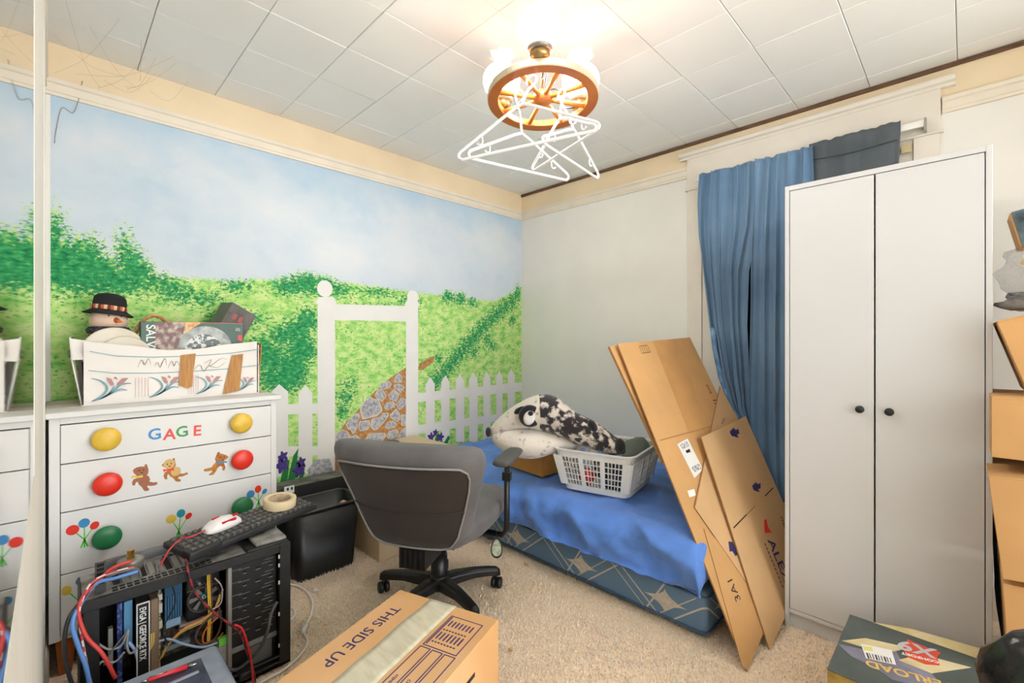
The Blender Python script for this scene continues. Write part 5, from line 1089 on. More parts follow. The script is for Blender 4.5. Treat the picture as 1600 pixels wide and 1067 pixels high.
hanger('white hanger whose lower right corner dips lowest at the left', (1.457,-1.781,1.768), (1.535,-1.35,1.781), .115, (1.476,-1.578,2.043), 1)
hanger('white hanger hanging farthest right, pointing towards the window', (1.59,-1.563,1.845), (1.554,-1.176,1.826), .11, (1.526,-1.401,2.08), 1)
hanger('white hanger crossing behind the others from lower left to upper right', (1.417,-1.425,1.827), (1.755,-1.484,1.859), .11, (1.581,-1.432,2.066), -1)
# ---------------------------------------------------------------- black waste bin
bn = thing('waste_bin', 'scuffed black plastic waste bin between dresser and chair', 'waste bin', (.29, -1.79, 0))
BINM = mat('bin_black', (22, 22, 23), .4, rgb2=(70, 70, 70), scale=14, lo=.62, hi=.9, detail=8)
def rrect(cx, cy, hx, hy, r, z, n=5):
    out = []
    for sx_, sy_, a0 in ((1, 1, 0), (-1, 1, PI/2), (-1, -1, PI), (1, -1, 3*PI/2)):
        for k in range(n): a = a0+k/(n-1)*PI/2; out.append((cx+sx_*(hx-r)+r*math.cos(a), cy+sy_*(hy-r)+r*math.sin(a), z))
    return out
b = MB(); b.loft([rrect(.285, -1.79, .098, .145, .035, .0), rrect(.29, -1.785, .116, .165, .045, .335), rrect(.29, -1.785, .111, .160, .04, .335), rrect(.285, -1.79, .094, .141, .032, .006)], cap=False)
b.add(rrect(.285, -1.79, .098, .145, .035, .004), [tuple(range(20))]); b.build('body', BINM, bn)
b = MB(); b.tube(rrect(.29, -1.785, .118, .167, .046, .335), .0068, 8, closed=True); b.build('rim', mat('bin_rim_highlight', (58, 58, 58), .35), bn)  # rim highlight put into a lighter grey
lump('crumpled_tissue', 'crumpled pink paper inside the black waste bin', 'paper', (.285, -1.665, .285), (.016, .022, .022), mat('pink_paper', (206, 160, 140), .8), 2.0, .3, sub=2)
dbx = thing('dusty_black_box', 'dusty black box with a white label behind the waste bin', 'box', (.09, -1.83, 0))
DUST = mat('dusty_grey', (126, 126, 114), .85, rgb2=(70, 70, 64), scale=12, lo=.35, hi=.7, detail=6)
b = MB(); b.cbox(.03, .155, -2.02, -1.56, .0, .395, .003); b.build('body', mat('box_black', (30, 30, 30), .6), dbx); b = MB(); b.cbox(.032, .153, -2.018, -1.562, .3945, .3975, .001); b.build('dusty_lid', DUST, dbx)
lab = [(-1.916,0.404),(-1.867,0.403),(-1.867,0.366),(-1.916,0.368)]
b = MB(); b.prism([(.155, y, z) for y, z in lab], (.0012, 0, 0)); b.build('label', LBL, dbx); 
for y in (lab[0][0]+.012, lab[0][0]+.032): b = MB(); b.box(.1562, .1568, y, y+.01, lab[0][1]-.022, lab[0][1]-.008); b.build('label_print', INKK, dbx)
# ---------------------------------------------------------------- beige carton behind the chair
bc = thing('cardboard_box', 'tall pale carton against the mural behind the office chair', 'box', (.25, -1.3, 0))
M = Matrix.Translation((.25, -1.305, .0)); openbox(bc, M, .44, .51, .515, mat('pale_carton', (214, 190, 156), .75, var=.04)); topflaps(bc, M, .44, .51, .515, mat('pale_carton', (214, 190, 156)))
# ---------------------------------------------------------------- moving carton in the foreground
mv = thing('moving_box', 'tan moving carton in the foreground, taped shut, THIS SIDE UP', 'box', (1.5, -2.1, 0))
q0 = Vector((1.268,-1.922,0.315)); q1 = Vector((1.622,-1.802,0.315)); q2 = Vector((1.723,-2.057,0.315)); q3 = Vector((1.429,-2.35,0.315))
mx = (q1-q0); mx.z = 0; wM = mx.length; mx.normalize(); my = Vector((mx.y, -mx.x, 0)); LM = .50
if my.y > 0: my = -my
M = Matrix(((mx.x, my.x, 0, q0.x), (mx.y, my.y, 0, q0.y), (0, 0, 1, 0), (0, 0, 0, 1)))
CARDM = mat('carton_tan', (220, 170, 114), .7, rgb2=(228, 184, 136), scale=3, bump=.05, bscale=80)
for a in ((0, wM, 0, .004, 0, .311), (0, wM, LM-.004, LM, 0, .311), (0, .004, .004, LM-.004, 0, .311), (wM-.004, wM, .004, LM-.004, 0, .311)): b = MB(); b.cbox(*a, .001, M); sd = b.build('panel', CARDM, mv)
ftop = []
for a in ((.0, wM*.5-.001, 0, LM, .311, .315), (wM*.5+.001, wM, 0, LM, .311, .315)): b = MB(); b.cbox(*a, .0012, M); ftop.append(b.build('flap', CARDM, mv))
TPE = mat('masking_tape_strip', (226, 220, 196), .5, rgb2=(206, 200, 172), scale=14, lo=.3, hi=.7, stretch=(1, 4, 1))
b = MB(); G = []
for k in range(31):
    t = k/30; y = -.0+t*LM; x0 = wM*.46-.048+.006*nz(t*5, 1); x1 = wM*.46+.052+.005*nz(t*4, 7); G.append([M @ Vector((x0+(x1-x0)*j/6, y, .3158+.0014*abs(nz(t*7, j*.8)))) for j in range(7)])
for k in range(1, 7): G.insert(0, [M @ Vector((wM*.46-.048+.1*j/6, -.0012, .3158-.012*k)) for j in range(7)])
b.grid(G); b.build('tape', TPE, mv, 'cream tape strip along the seam', solid=.0006)
def onmv(x, y): return M @ Vector((x, y, .3153))
mz = Vector((0, 0, 1))
text('printed_text', 'THIS SIDE UP', .047, frame(onmv(.045, .085), my, mx), INKB, ftop[0], sx=1.05)
def rectm(x0, x1, y0, y1, w=.0025):
    for a in ((x0, x0+w, y0, y1), (x1-w, x1, y0, y1), (x0+w, x1-w, y0, y0+w), (x0+w, x1-w, y1-w, y1)): b = MB(); b.box(a[0], a[1], a[2], a[3], .315, .3156, M); b.build('printed_line', INKB, ftop[1])
RX = wM*.46+.065
rectm(RX, RX+.11, .045, .19, .0028)
for i, y in enumerate((.062, .118)):
    for k in range(7): b = MB(); xx = RX+.016+k*.012; b.box(xx, xx+.0045, y+.004, y+.03+.012*((k*3+i) % 3)/2, .315, .3156, M); b.build('small_print', INKB, ftop[1])
    for k in range(8): b = MB(); b.box(RX+.014+k*.010, RX+.020+k*.010, y+.046, y+.0505, .315, .3156, M); b.build('check_box', INKB, ftop[1])
b = MB(); b.box(RX+.005, RX+.009, .05, .182, .315, .3156, M); b.build('small_print', INKB, ftop[1])
for k in range(3): rectm(RX-.002+k*.04, RX+.033+k*.04, .196, .45, .0028)
for k, s_ in enumerate(('ITEMS', 'CONTENTS', 'ROOM')): text('printed_text', s_, .012, frame(onmv(RX+.010+k*.04, .31), my, mx), INKB, ftop[1])
text('printed_text', 'T', .13, frame(M @ Vector((wM+.0004, .20, .16)), -my, (0, 0, 1)), INKK, sd, sx=.8)
# ---------------------------------------------------------------- boxed goods by the wardrobe
gx0, gx1, gy0, gy1, gh = 2.332, 2.648, -1.16, -.79, .2
pk_ = thing('product_box', 'dark green and tan printed box in front of the wardrobe', 'box', (2.51, -.97, 0))
PGR = mat('print_dark_green', (70, 80, 78), .4, rgb2=(86, 96, 92), scale=9); PTN = mat('print_tan', (206, 186, 128), .45, rgb2=(226, 212, 170), scale=14); PPU = mat('print_slate', (116, 114, 132), .45, rgb2=(140, 138, 156), scale=18); PYE = mat('print_yellow', (212, 176, 86), .45, rgb2=(160, 130, 60), scale=24)
b = MB(); b.cbox(gx0, gx1, gy0, gy1, 0, gh-.003, .002); b.build('body', [PYE], pk_)
b = MB(); b.cbox(gx0-.001, gx1+.001, gy0, gy1+.001, gh-.003, gh, .001); gl = b.build('lid', PGR, pk_)
def flatz(name, L, m_, parent, z, t=.0005):
    mb = MB(); mb.prism([(x, y, z) for x, y in L], (0, 0, t)); return mb.build(name, m_, parent)
flatz('tan_panel', [(2.338,-0.98),(2.389,-0.911),(2.492,-0.873),(2.46,-0.929),(2.385,-0.971)], PTN, gl, gh); flatz('tan_panel', [(2.474,-0.967),(2.522,-0.884),(2.629,-0.857),(2.547,-0.971)], PTN, gl, gh)
flatz('slate_panel', [(2.332,-1.007),(2.395,-0.982),(2.466,-0.924),(2.481,-0.964),(2.547,-0.971),(2.568,-1.005),(2.505,-1.068),(2.472,-1.081),(2.434,-1.058),(2.372,-1.045)], PPU, gl, gh, .0004)
st_ = flatz('price_sticker', [(2.383,-0.956),(2.455,-0.926),(2.472,-0.999),(2.405,-1.027)], LBL, gl, gh+.0006)
for k in range(9):
    t = k/9; a0 = [(2.401,-0.996),(2.461,-0.972),(2.409,-1.023),(2.467,-0.996)]
    A0 = Vector((*a0[0], 0)).lerp(Vector((*a0[1], 0)), t); A1 = Vector((*a0[2], 0)).lerp(Vector((*a0[3], 0)), t); w = .0022 if k % 3 else .004
    flatz('barcode_bar', [(A0.x, A0.y), (A0.x+w, A0.y), (A1.x+w, A1.y), (A1.x, A1.y)], INKK, gl, gh+.0012)
flatz('yellow_mark', [(2.39,-0.967),(2.41,-0.954),(2.416,-0.974),(2.395,-0.986)], mat('label_yellow', (226, 216, 110), .5), gl, gh+.0012)
flatz('red_burst', [(2.486,-0.824),(2.501,-0.83),(2.563,-0.835),(2.556,-0.866),(2.563,-0.912),(2.532,-0.936),(2.49,-0.931),(2.479,-0.886)], mat('logo_red', (222, 80, 50), .45), gl, gh+.0006)
b0 = Vector((2.56,-0.88,0.202)); b1 = Vector((2.494,-0.899,0.202)); b2 = Vector((2.495,-0.945,0.202))
text('logo_text', 'X9', .075, frame(Vector((2.551,-0.829,0.201)), Vector((2.49,-0.844,0.201))-Vector((2.551,-0.829,0.201)), Vector((2.493,-0.915,0.201))-Vector((2.49,-0.844,0.201))), mat('logo_silver', (196, 196, 200), .35), gl, shear=.2, bold=.002)
text('logo_text', 'COMFORT', .018, frame(Vector((2.559,-0.892,0.201)), Vector((2.494,-0.91,0.201))-Vector((2.559,-0.892,0.201)), Vector((2.495,-0.944,0.201))-Vector((2.494,-0.91,0.201))), LBL, gl, bold=.0006)
text('logo_text', 'OVERLOAD', .045, frame(Vector((2.631,-0.977,0.201)), Vector((2.422,-1.032,0.201))-Vector((2.631,-0.977,0.201)), Vector((2.425,-1.087,0.201))-Vector((2.422,-1.032,0.201))), mat('logo_gold', (226, 186, 104), .45), gl, bold=.001)
fb = [(gx0+.06, gy1), (gx1, gy1), (gx1, gy1+.045), (gx0+.16, gy1+.03)]
b = MB(); b.prism([(x, y, gh-.002+.012*(y-gy1)/.045) for x, y in fb], (0, 0, .002)); b.build('torn_flap', PTN, pk_, 'torn tan flap along the back edge')
b = MB(); b.box(gx0-.0012, gx0-.0004, gy0+.05, gy0+.13, .1, gh-.004); b.build('corner_cutout', DARK, pk_)
# ---------------------------------------------------------------- cartons stacked at the right edge
def carton(label, M, w, d, h, m_, a1=0, a2=0, group='cartons stacked at the right edge'):
    t = thing('cardboard_box', label, 'box', tuple(M.to_translation()), group); openbox(t, M, w, d, h, m_); topflaps(t, M, w, d, h, m_, a1, a2); return t
RY = Matrix.Rotation
t = carton('lowest carton of the right-hand stack, behind the black bag', Matrix.Translation((2.925, -.66, 0)) @ RY(-.05, 4, 'Y'), .42, .36, .47, CARD)
t = carton('leaning carton second from the bottom of the right-hand stack', Matrix.Translation((2.90, -.67, .504)) @ RY(-.10, 4, 'Y'), .42, .38, .28, CARD)
t = carton('level carton with a pale top, third up the right-hand stack', Matrix.Translation((2.905, -.655, .815)) @ RY(.0, 4, 'Z'), .47, .33, .17, CARD)
t = carton('tilted carton at the top of the right-hand stack', Matrix.Translation((2.948, -.60, 1.057)) @ RY(-.29, 4, 'Y'), .42, .30, .22, CARD)
POLY = bpy.data.materials.new('clear_polythene'); POLY.use_nodes = True
pn_ = POLY.node_tree.nodes['Principled BSDF']; pn_.inputs['Base Color'].default_value = (.9, .9, .88, 1); pn_.inputs['Roughness'].default_value = .12; pn_.inputs['Alpha'].default_value = .38
nzp = POLY.node_tree.nodes.new('ShaderNodeTexNoise'); nzp.inputs['Scale'].default_value = 22; bpp = POLY.node_tree.nodes.new('ShaderNodeBump'); bpp.inputs['Strength'].default_value = .9; bpp.inputs['Distance'].default_value = .02
POLY.node_tree.links.new(nzp.outputs[0], bpp.inputs['Height']); POLY.node_tree.links.new(bpp.outputs[0], pn_.inputs['Normal'])
lump('plastic_bag', 'clear crumpled plastic bag bulging above the stacked cartons', 'plastic bag', (2.80, -.52, 1.385), (.105, .06, .085), POLY, 5.5, .3, sub=4)
lump('plastic_bag', 'grey-white crumpled plastic bag lying under the clear one', 'plastic bag', (2.80, -.56, 1.277), (.11, .08, .035), mat('grey_polythene', (168, 166, 164), .25, rgb2=(110, 108, 106), scale=16, lo=.4, hi=.6, bump=.6, bscale=25), 9.5, .45)
pb = thing('picture_box', 'tilted dark blue picture box at the top right edge', 'box', (2.83, -.62, 1.42))
M = Matrix.Translation((2.873, -.62, 1.47)) @ RY(-.21, 4, 'Y')
b = MB(); b.cbox(-.14, .14, -.03, .10, .0, .11, .002, M); b.build('body', CARD, pb)
b = MB(); b.cbox(-.136, .141, -.034, -.0305, .0, .111, .001, M); b.build('printed_face', mat('picture_print', (40, 54, 66), .2, rgb2=(132, 158, 164), scale=14, lo=.4, hi=.75, detail=6), pb)
lump('foam_scrap', 'yellowed torn foam hanging under the tilted picture box', 'foam', (2.79, -.66, 1.39), (.045, .04, .06), mat('yellow_foam', (232, 210, 160), .9, var=.08, bump=.5, bscale=40), 6.6, .5)
lump('gap_darkener', 'dark sack added to darken the gap between wardrobe and cartons', 'filler', (2.768, -.27, .36), (.085, .12, .36), mat('gap_black', (24, 22, 21), .7), 3.3, .2)  # lump added to keep the gap beside the wardrobe dark
# shiny black bag on the floor at the corner
bg_ = lump('black_bag', 'shiny black leather bag slumped at the lower right corner', 'bag', (2.80, -1.32, .28), (.185, .14, .29), mat('black_leather', (20, 20, 20), .22, var=.3, bump=.5, bscale=14, bdist=.012), 8.8, .28, sub=4)
# ---------------------------------------------------------------- white cables and scraps on the carpet
cable('white_cable', 'white power cable with inline switch winding on the carpet', [(0.371,-1.966,0.012), (0.462,-1.933,0.01), (0.592,-1.947,0.01), (0.683,-1.988,0.01), (0.737,-2.029,0.012)], .0042, (246, 240, 232))
cable('white_cable_lead', 'white lead continuing from the switch behind the foreground carton', [(0.771,-2.057,0.012), (0.837,-2.062,0.01), (0.896,-2.103,0.01), (0.937,-2.177,0.01), (0.948,-2.241,0.012), (0.958,-2.283,0.012)], .0038, (246, 240, 231))
cable('thin_white_cable', 'short white cable loop beside the computer case', [(0.561,-2.032,0.01), (0.594,-2.025,0.01), (0.643,-2.04,0.01), (0.657,-2.062,0.01)], .0035, (246, 240, 233))
isw = thing('inline_switch', 'white inline switch on the cable beside the foreground carton', 'switch', (0.743,-2.036,0))
s0 = Vector((0.741,-2.028,0.016)); s1 = Vector((0.786,-2.062,0.016))
b = MB(); b.tube([s0, s0.lerp(s1, .15), s0.lerp(s1, .85), s1], .01, 8, taper=[.004, .010, .010, .004]); b.build('body', mat('switch_white', (228, 222, 214), .4), isw)
b = MB(); b.box(-.006, .006, -.004, .004, 0, .004, frame(s0.lerp(s1, .5)+Vector((0, 0, .009)), s1-s0, (1, 0, 0))); b.build('rocker', WHITE, isw)
for nm, lb_, cx, cy, w_, m_ in (('paper_scrap', 'small white paper scrap on the carpet beside the waste bin', 494, 922, .016, LBL), ('leaf_scrap', 'tiny orange scrap on the carpet near the box spring', 822, 881, .012, CARD3), ('crumb', 'brown crumb on the carpet right of the foreground carton', 797, 1016, .010, CARD3)):
    c_ = Vector({'paper_scrap': (0.516,-1.899,0.012), 'leaf_scrap': (1.029,-1.046,0.012), 'crumb': (1.428,-1.559,0.012)}[nm])
    b = MB(); b.prism([c_+Vector((w_*math.cos(a)*(1+.3*math.sin(3*a)), .6*w_*math.sin(a), .003*math.cos(2*a))) for a in [2*PI*i/9 for i in range(9)]], (0, 0, .0015)); tag(b.build(nm, m_), lb_, 'scrap')
# ---------------------------------------------------------------- things on the dresser
DZ = .9088
pbx_ = thing('printed_box', 'white open box with pink tulip print and tape on the dresser', 'box', (.17, -2.37, DZ))
PBW = mat('box_white', (234, 228, 221), .6, var=.03, scale=6); PBB = mat('print_blue', (118, 162, 172), .6); PBP = mat('print_pink', (184, 134, 134), .6); TPB = mat('old_brown_tape', (190, 134, 56), .45, rgb2=(164, 108, 40), scale=24, stretch=(1, 5, .6), bump=.4, bscale=40)
FX = .300; y0_, y1_ = -2.672, -2.078; zt = 1.135
# walls (tapered slightly, open top with bent edges)
def wallq(name, pts, d, m_=PBW): b = MB(); b.prism(pts, d); return b.build(name, m_, pbx_)
G = []
for k in range(25):
    t = k/24; y = y0_+.006+(y1_-y0_-.012)*t; zt_ = zt+.012*math.cos(t*PI*2)-.01*math.sin(t*PI)+.006*nz(t*6, 2); G.append([(FX+.006*math.sin(PI*t)*s_, y, DZ+.001+(zt_-DZ)*s_) for s_ in (0, .33, .66, 1)])
b = MB(); b.grid(G, smooth=False); fw = b.build('front_panel', PBW, pbx_, solid=.004)
wallq('back_panel', [(.02, y0_, DZ), (.02, y1_, DZ), (.02, y1_, zt), (.02, y0_, zt)], (.004, 0, 0))
wallq('side_panel', [(.02, y0_, DZ), (FX-.03, y0_, DZ), (FX-.012, y0_-.028, zt-.05), (FX-.03, y0_-.032, zt+.03), (.02, y0_-.02, zt+.035)], (0, .004, 0)); wallq('side_panel', [(.02, y1_, DZ), (FX-.002, y1_, DZ), (FX-.002, y1_, zt-.004), (.06, y1_, zt+.004), (.02, y1_, zt)], (0, .004, 0))
wallq('base_panel', [(.02, y0_, DZ), (FX, y0_, DZ), (FX, y1_, DZ), (.02, y1_, DZ)], (0, 0, .003))
wallq('torn_flap', [(FX-.03, y0_-.030, zt+.025), (FX-.03, y0_+.04, zt+.012), (FX-.006, y0_+.045, zt-.05), (FX-.006, y0_-.024, zt-.055)], (.003, 0, 0)); wallq('brown_flap', [(.28, y1_+.006, DZ+.02), (.12, y1_+.006, DZ+.05), (.10, y1_+.016, zt+.012), (.285, y1_+.016, zt-.0)], (0, .004, 0), CARD3)
b = MB(); b.box(FX-.11, FX-.07, y0_-.029, y0_-.020, zt-.045, zt-.015); b.build('hand_hole', DARK, pbx_)
PXF = FX+.008
def pf(L, m_, nm, dx=0): b = MB(); [flatx(b, q, PXF+dx, .0005) for q in L]; return b.build(nm, m_, fw)
def band(L, w):
    up_ = [(y, z+w/2) for y, z in L]; return up_+[(y, z-w/2) for y, z in L][::-1]
pf([band([(-2.65,1.112),(-2.578,1.093),(-2.461,1.085),(-2.333,1.087),(-2.192,1.095),(-2.068,1.113)], .0028), band([(-2.653,1.041),(-2.578,1.027),(-2.461,1.021),(-2.333,1.022),(-2.192,1.027),(-2.068,1.039)], .0028)], PBB, 'printed_line')
def stroke(L, w0):
    P_ = [Vector((0, y, z)) for y, z in cr2(L)]; n_ = len(P_); A_, B_ = [], []
    for i in range(n_):
        t = (P_[min(i+1, n_-1)]-P_[max(i-1, 0)]).normalized(); nn = Vector((0, -t.z, t.y))*w0*(.25+math.sin(PI*(i+.5)/n_)*.75); A_.append(P_[i]+nn); B_.append(P_[i]-nn)
    return [[(A_[i].y, A_[i].z), (A_[i+1].y, A_[i+1].z), (B_[i+1].y, B_[i+1].z), (B_[i].y, B_[i].z)] for i in range(n_-1)]
def cr2(L): return [(p_.y, p_.z) for p_ in cr([(0, a, c) for a, c in L], 5)]
for ox, sc_ in ((0, 1), (83, .94), (159, .86), (232, .70)):
    def T(L, ox=ox, sc_=sc_):
        k_ = .0021*sc_; by = -2.648+ox*.00205; bz = .925
        return [(by+a*k_, bz+c*k_*1.02) for a, c in L]
    q = []; q += stroke(T([(1, 40), (12, 36), (20, 28), (22, 18), (14, 8), (2, 0)]), .0035*sc_); q += stroke(T([(2, 0), (18, 6), (30, 16), (42, 27), (56, 28)]), .004*sc_); q += stroke(T([(12, 3), (28, 12), (40, 18), (50, 16)]), .0032*sc_); q += stroke(T([(22, 8), (30, 20), (32, 26)]), .0016*sc_)
    pf(q, PBB, 'printed_leaf')
    pf([T([(21, 41), (28, 38), (32, 28), (29, 25), (25, 30)]), T([(52, 38), (43, 38), (36, 29), (36, 25), (44, 28)]), T([(33, 42), (36, 39), (37, 36), (34, 37), (31, 39)])], PBP, 'printed_tulip', .0003)
for xs_ in ((198, 217), (281, 297), (356, 366)):
    L = []
    for k in range(5):
        px_ = xs_[0]+(xs_[1]-xs_[0])*k/4; yb = -2.672+(px_-124)*.00208; L.append([(yb, .928), (yb+.001, .928), (yb+.001, 1.005), (yb, 1.005)])
    pf(L, PBP, 'printed_stripe')
pf([[(-2.373,1.091),(-2.32,1.097),(-2.329,1.017),(-2.333,0.958),(-2.351,0.951),(-2.38,0.966)]], TPB, 'brown_tape', .001); pf([[(-2.187,1.086),(-2.142,1.091),(-2.157,0.927),(-2.221,0.916),(-2.207,0.988)]], TPB, 'brown_tape', .001)
for L in ([(-2.511,1.046),(-2.499,1.076),(-2.49,1.055),(-2.478,1.08),(-2.47,1.055)], [(-2.459,1.049),(-2.449,1.064),(-2.441,1.043),(-2.433,1.064),(-2.424,1.079),(-2.42,1.053)], [(-2.416,1.037),(-2.403,1.068),(-2.395,1.046),(-2.386,1.067),(-2.375,1.046)], [(-2.292,1.053),(-2.265,1.069),(-2.274,1.041),(-2.255,1.052),(-2.226,1.073),(-2.202,1.067)], [(-2.327,1.027),(-2.306,1.048),(-2.292,1.02),(-2.274,1.041),(-2.241,1.034),(-2.212,1.056)]):
    pf(stroke(L, .0008), INKK, 'scribble', .0004)
# contents of the box
sn = thing('snowman_figure', 'snowman figure in a black hat with striped band in the box', 'figurine', (.20, -2.585, DZ+.02))
SC = Vector((.165, -2.587, 1.236)); SM = Matrix.Translation(SC)
b = MB(); b.lathe([(0, -.05), (.035, -.045), (.058, -.02), (.06, .0), (.052, .025), (.03, .045), (0, .05)], 24, SM); b.build('head', mat('snow_skin', (226, 196, 172), .7, var=.05), sn)
BF = mat('black_felt', (30, 29, 31), .9, var=.2, bump=.3, bscale=60)
HM = Matrix.Translation(SC+Vector((-.005, .0, .03))) @ RY(-.12, 4, 'X')
b = MB(); b.lathe([(.05, .0), (.078, -.012), (.08, -.008), (.055, .008), (.052, .012), (.053, .035), (.05, .058), (.04, .07), (.02, .076), (0, .077)], 28, HM, wob=lambda i, a: .04*math.sin(3*a+i)); ht = b.build('hat', BF, sn)
b = MB(); b.lathe([(.0545, .008), (.0575, .010), (.0575, .024), (.0545, .026)], 36, HM)
for i in range(len(b.mi)): b.mi[i] = (i % 36) % 3
b.build('hat_band', [mat('band_orange', (206, 98, 52), .8), mat('band_cream', (226, 200, 160), .8), mat('band_brown', (110, 52, 40), .8)], ht)
b = MB(); b.tube([SC+Vector((.052, .018, -.003)), SC+Vector((.085, .032, -.010))], .01, 10, taper=[.011, .003]); b.build('carrot_nose', mat('carrot', (230, 112, 30), .6), sn)
for dy in (-.004, .034): b = MB(); b.lathe([(0, -.004), (.004, 0), (0, .004)], 8, Matrix.Translation(SC+Vector((.056-.004*(dy > 0), dy, .014)))); b.build('eye', BLACK, sn)
b = MB(); b.lathe([(.045, -.06), (.066, -.055), (.07, -.042), (.062, -.03), (.045, -.028)], 24, SM); b.build('scarf', mat('dark_scarf', (38, 38, 48), .95, rgb2=(86, 86, 96), scale=120, lo=.5, hi=.6), sn)
b = MB(); b.lathe([(.0, -.28), (.075, -.28), (.08, -.17), (.06, -.06), (0, -.06)], 24, SM); b.build('body', mat('maroon_cloth', (86, 52, 46), .9), sn)
wb = thing('wicker_basket', 'wicker basket with an arched handle inside the printed box', 'basket', (.20, -2.46, DZ+.01))
WK = mat('wicker', (206, 166, 112), .7, rgb2=(176, 130, 78), scale=60)
bo = Vector((.2, -2.445, 1.10)); b = MB()
for k in range(3):
    pts = [bo+Vector((.006*math.sin(t*9+k*2.1), .075*math.cos(t)*1.0+.004*math.cos(t*9+k*2.1), .155*math.sin(t)+.004*math.sin(t*9+k*2.1))) for t in np.linspace(0, PI, 26)]; b.tube(pts, .0048, 7)
b.build('handle', WK, wb)
b = MB(); b.lathe([(.05, -.16), (.075, -.05), (.08, 0), (.074, 0), (.046, -.155)], 24, Matrix.Translation(bo)); b.build('bowl', WK, wb)
for k in range(9): b = MB(); c_ = bo+Vector((.02+.004*k % .03, -.04+.012*k, .05+.03*abs(math.sin(k*2)))); b.tube([bo+Vector((0, -.02+.006*k, 0)), c_], .0016, 5); b.lathe([(0, -.007), (.008, 0), (0, .007)], 8, Matrix.Translation(c_)); b.build('dried_flower', mat('dried_flower', (150, 104, 88), .9), wb)
for lb_, c_, r_, nm in (('larger cream plate standing in the printed box beside the snowman', (.255, -2.575, 1.105), .098, 'cream_plate'), ('smaller cream plate standing in front of the larger plate', (.272, -2.545, 1.083), .085, 'cream_plate')):
    Mp = Matrix.Translation(c_) @ RY(1.42, 4, 'Y')
    b = MB(); b.lathe([(0, -.004), (r_*.6, -.003), (r_*.95, .004), (r_, .007), (r_, .010), (r_*.93, .008), (r_*.6, .002), (0, .001)], 40, Mp); tag(b.build(nm, mat('plate_cream', (220, 210, 190), .35, var=.03)), lb_, 'plate', 'cream plates in the printed box')
gs = thing('gift_box', 'dark green box printed with a glass plate and white lettering', 'box', (.24, -2.31, DZ+.06))
gL = [(-2.497,1.229),(-2.13,1.236),(-2.13,1.113),(-2.497,1.118)]
gy0_, gy1_, gz1 = gL[0][0], gL[1][0], gL[0][1]
GREEN = mat('gift_green', (40, 78, 56), .35, var=.06)
b = MB(); b.m(0).cbox(.215, .262, gy0_, gy1_, gz1-.27, gz1, .001); b.build('body', GREEN, gs)
b = MB(); b.box(.214, .2625, gy0_+.085, gy1_-.0, gz1-.001, gz1+.0012); b.build('top_print', mat('gift_salmon', (214, 112, 92), .4), gs)
b = MB(); flatx(b, [(gy0_+.048, gz1-.001), (gy0_+.20, gz1-.001), (gy0_+.13, gz1-.07), (gy0_+.11, gz1-.2), (gy0_+.04, gz1-.2)], .2622, .0004); b.build('photo_print', mat('pine_print', (104, 60, 58), .35, rgb2=(190, 170, 150), scale=38, lo=.45, hi=.62, detail=6), gs)
b = MB(); flatx(b, [(gy0_+.15, gz1-.001), (gy0_+.205, gz1-.001), (gy0_+.14, gz1-.05)], .2624, .0004); b.build('photo_print', mat('amber_print', (206, 130, 66), .35, rgb2=(230, 190, 120), scale=60, lo=.4, hi=.6), gs)
b = MB(); flatx(b, [p_ for p_ in ell(gy0_+.222, gz1-.105, .098, .09, 40)], .2625, .0004); b.build('plate_picture', mat('glass_picture', (128, 132, 126), .3, rgb2=(196, 198, 192), scale=26, lo=.4, hi=.7), gs)
b = MB(); flatx(b, ell(gy0_+.215, gz1-.125, .07, .075, 36), .2627, .0004); b.build('plate_picture', mat('glass_dark', (70, 78, 70), .3, rgb2=(210, 210, 206), scale=70, lo=.5, hi=.56, detail=2), gs)
text('box_lettering', 'SALVER', .042, frame((.2624, gy0_+.018, gz1-.012), (0, 0, -1), (0, 1, 0)), LBL, gs, bold=.0005)
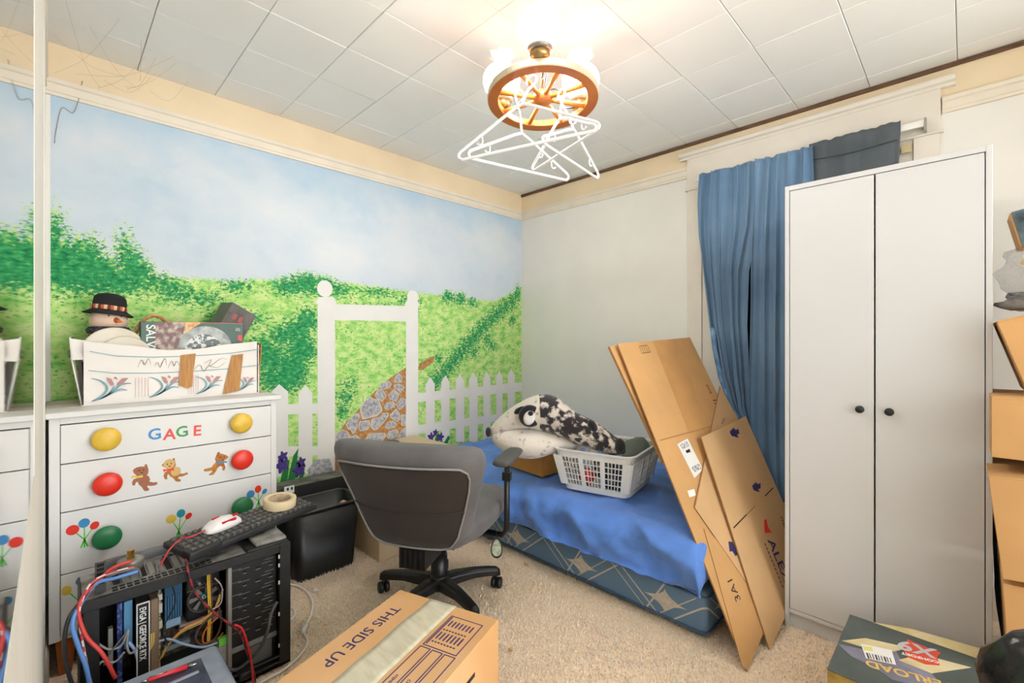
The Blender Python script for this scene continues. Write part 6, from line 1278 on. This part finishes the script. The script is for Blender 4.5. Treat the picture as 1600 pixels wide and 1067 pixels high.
b = MB(); flatx(b, [(gy1_-.03, gz1-.02), (gy1_-.012, gz1-.02), (gy1_-.012, gz1-.034), (gy1_-.03, gz1-.034)], .2622, .0004); b.build('tag_print', LBG, gs); b = MB(); flatx(b, [(gy1_-.022, gz1-.055), (gy1_-.006, gz1-.052), (gy1_-.004, gz1-.085), (gy1_-.02, gz1-.075)], .2622, .0004); b.build('red_tag', RED, gs)
gb_ = thing('grey_box', 'tilted dark grey box with a printed picture in the printed box', 'box', (.14, -2.17, DZ+.1))
Mg = Matrix.Translation((.135, -2.145, 1.245)) @ RY(.25, 4, 'Z') @ RY(-.50, 4, 'X')
GRYB = mat('grey_card', (108, 104, 100), .5, var=.06); b = MB(); b.cbox(-.05, .05, -.06, .065, -.14, .065, .001, Mg); b.build('body', GRYB, gb_)
b = MB(); b.box(-.045, .045, .0652, .0658, -.13, .06, Mg); b.build('printed_side', mat('grey_photo', (54, 52, 54), .4, rgb2=(120, 116, 112), scale=18), gb_); b = MB(); b.box(.0502, .0508, -.055, .06, -.13, .06, Mg); b.build('printed_side', mat('grey_photo2', (86, 83, 82), .35, rgb2=(120, 116, 112), scale=14), gb_)
for k in range(2): b = MB(); b.box(.0508, .0512, -.03+k*.03, -.012+k*.03, -.005, .022, Mg); b.build('red_print', mat('faded_red', (176, 92, 88), .5), gb_)
# ---------------------------------------------------------------- cobwebs in the corner
rw = random.Random(12); b = MB()
for k in range(11):
    p0 = Vector((.01+rw.random()*.02, YC+.01+rw.random()*.35, 2.2+rw.random()*.15)); p1 = Vector((rw.random()*.45+.02, YC+.02+rw.random()*.45, 2.352)); md = (p0+p1)/2-Vector((0, 0, .02+.05*rw.random())); b.tube(cr([p0, md, p1], 6), .00035, 4)
b.tube(cr([(.012, -2.66, 2.23), (.012, -2.675, 2.13), (.006, -2.69, 2.09), (.006, -2.72, 2.10), (.006, -2.735, 2.02), (.005, -2.742, 1.95)], 5), .0014, 4)
tag(b.build('cobweb', mat('cobweb_grey', (170, 158, 140), .9)), 'dusty cobwebs strung across the upper left corner', 'cobweb', kind='stuff')
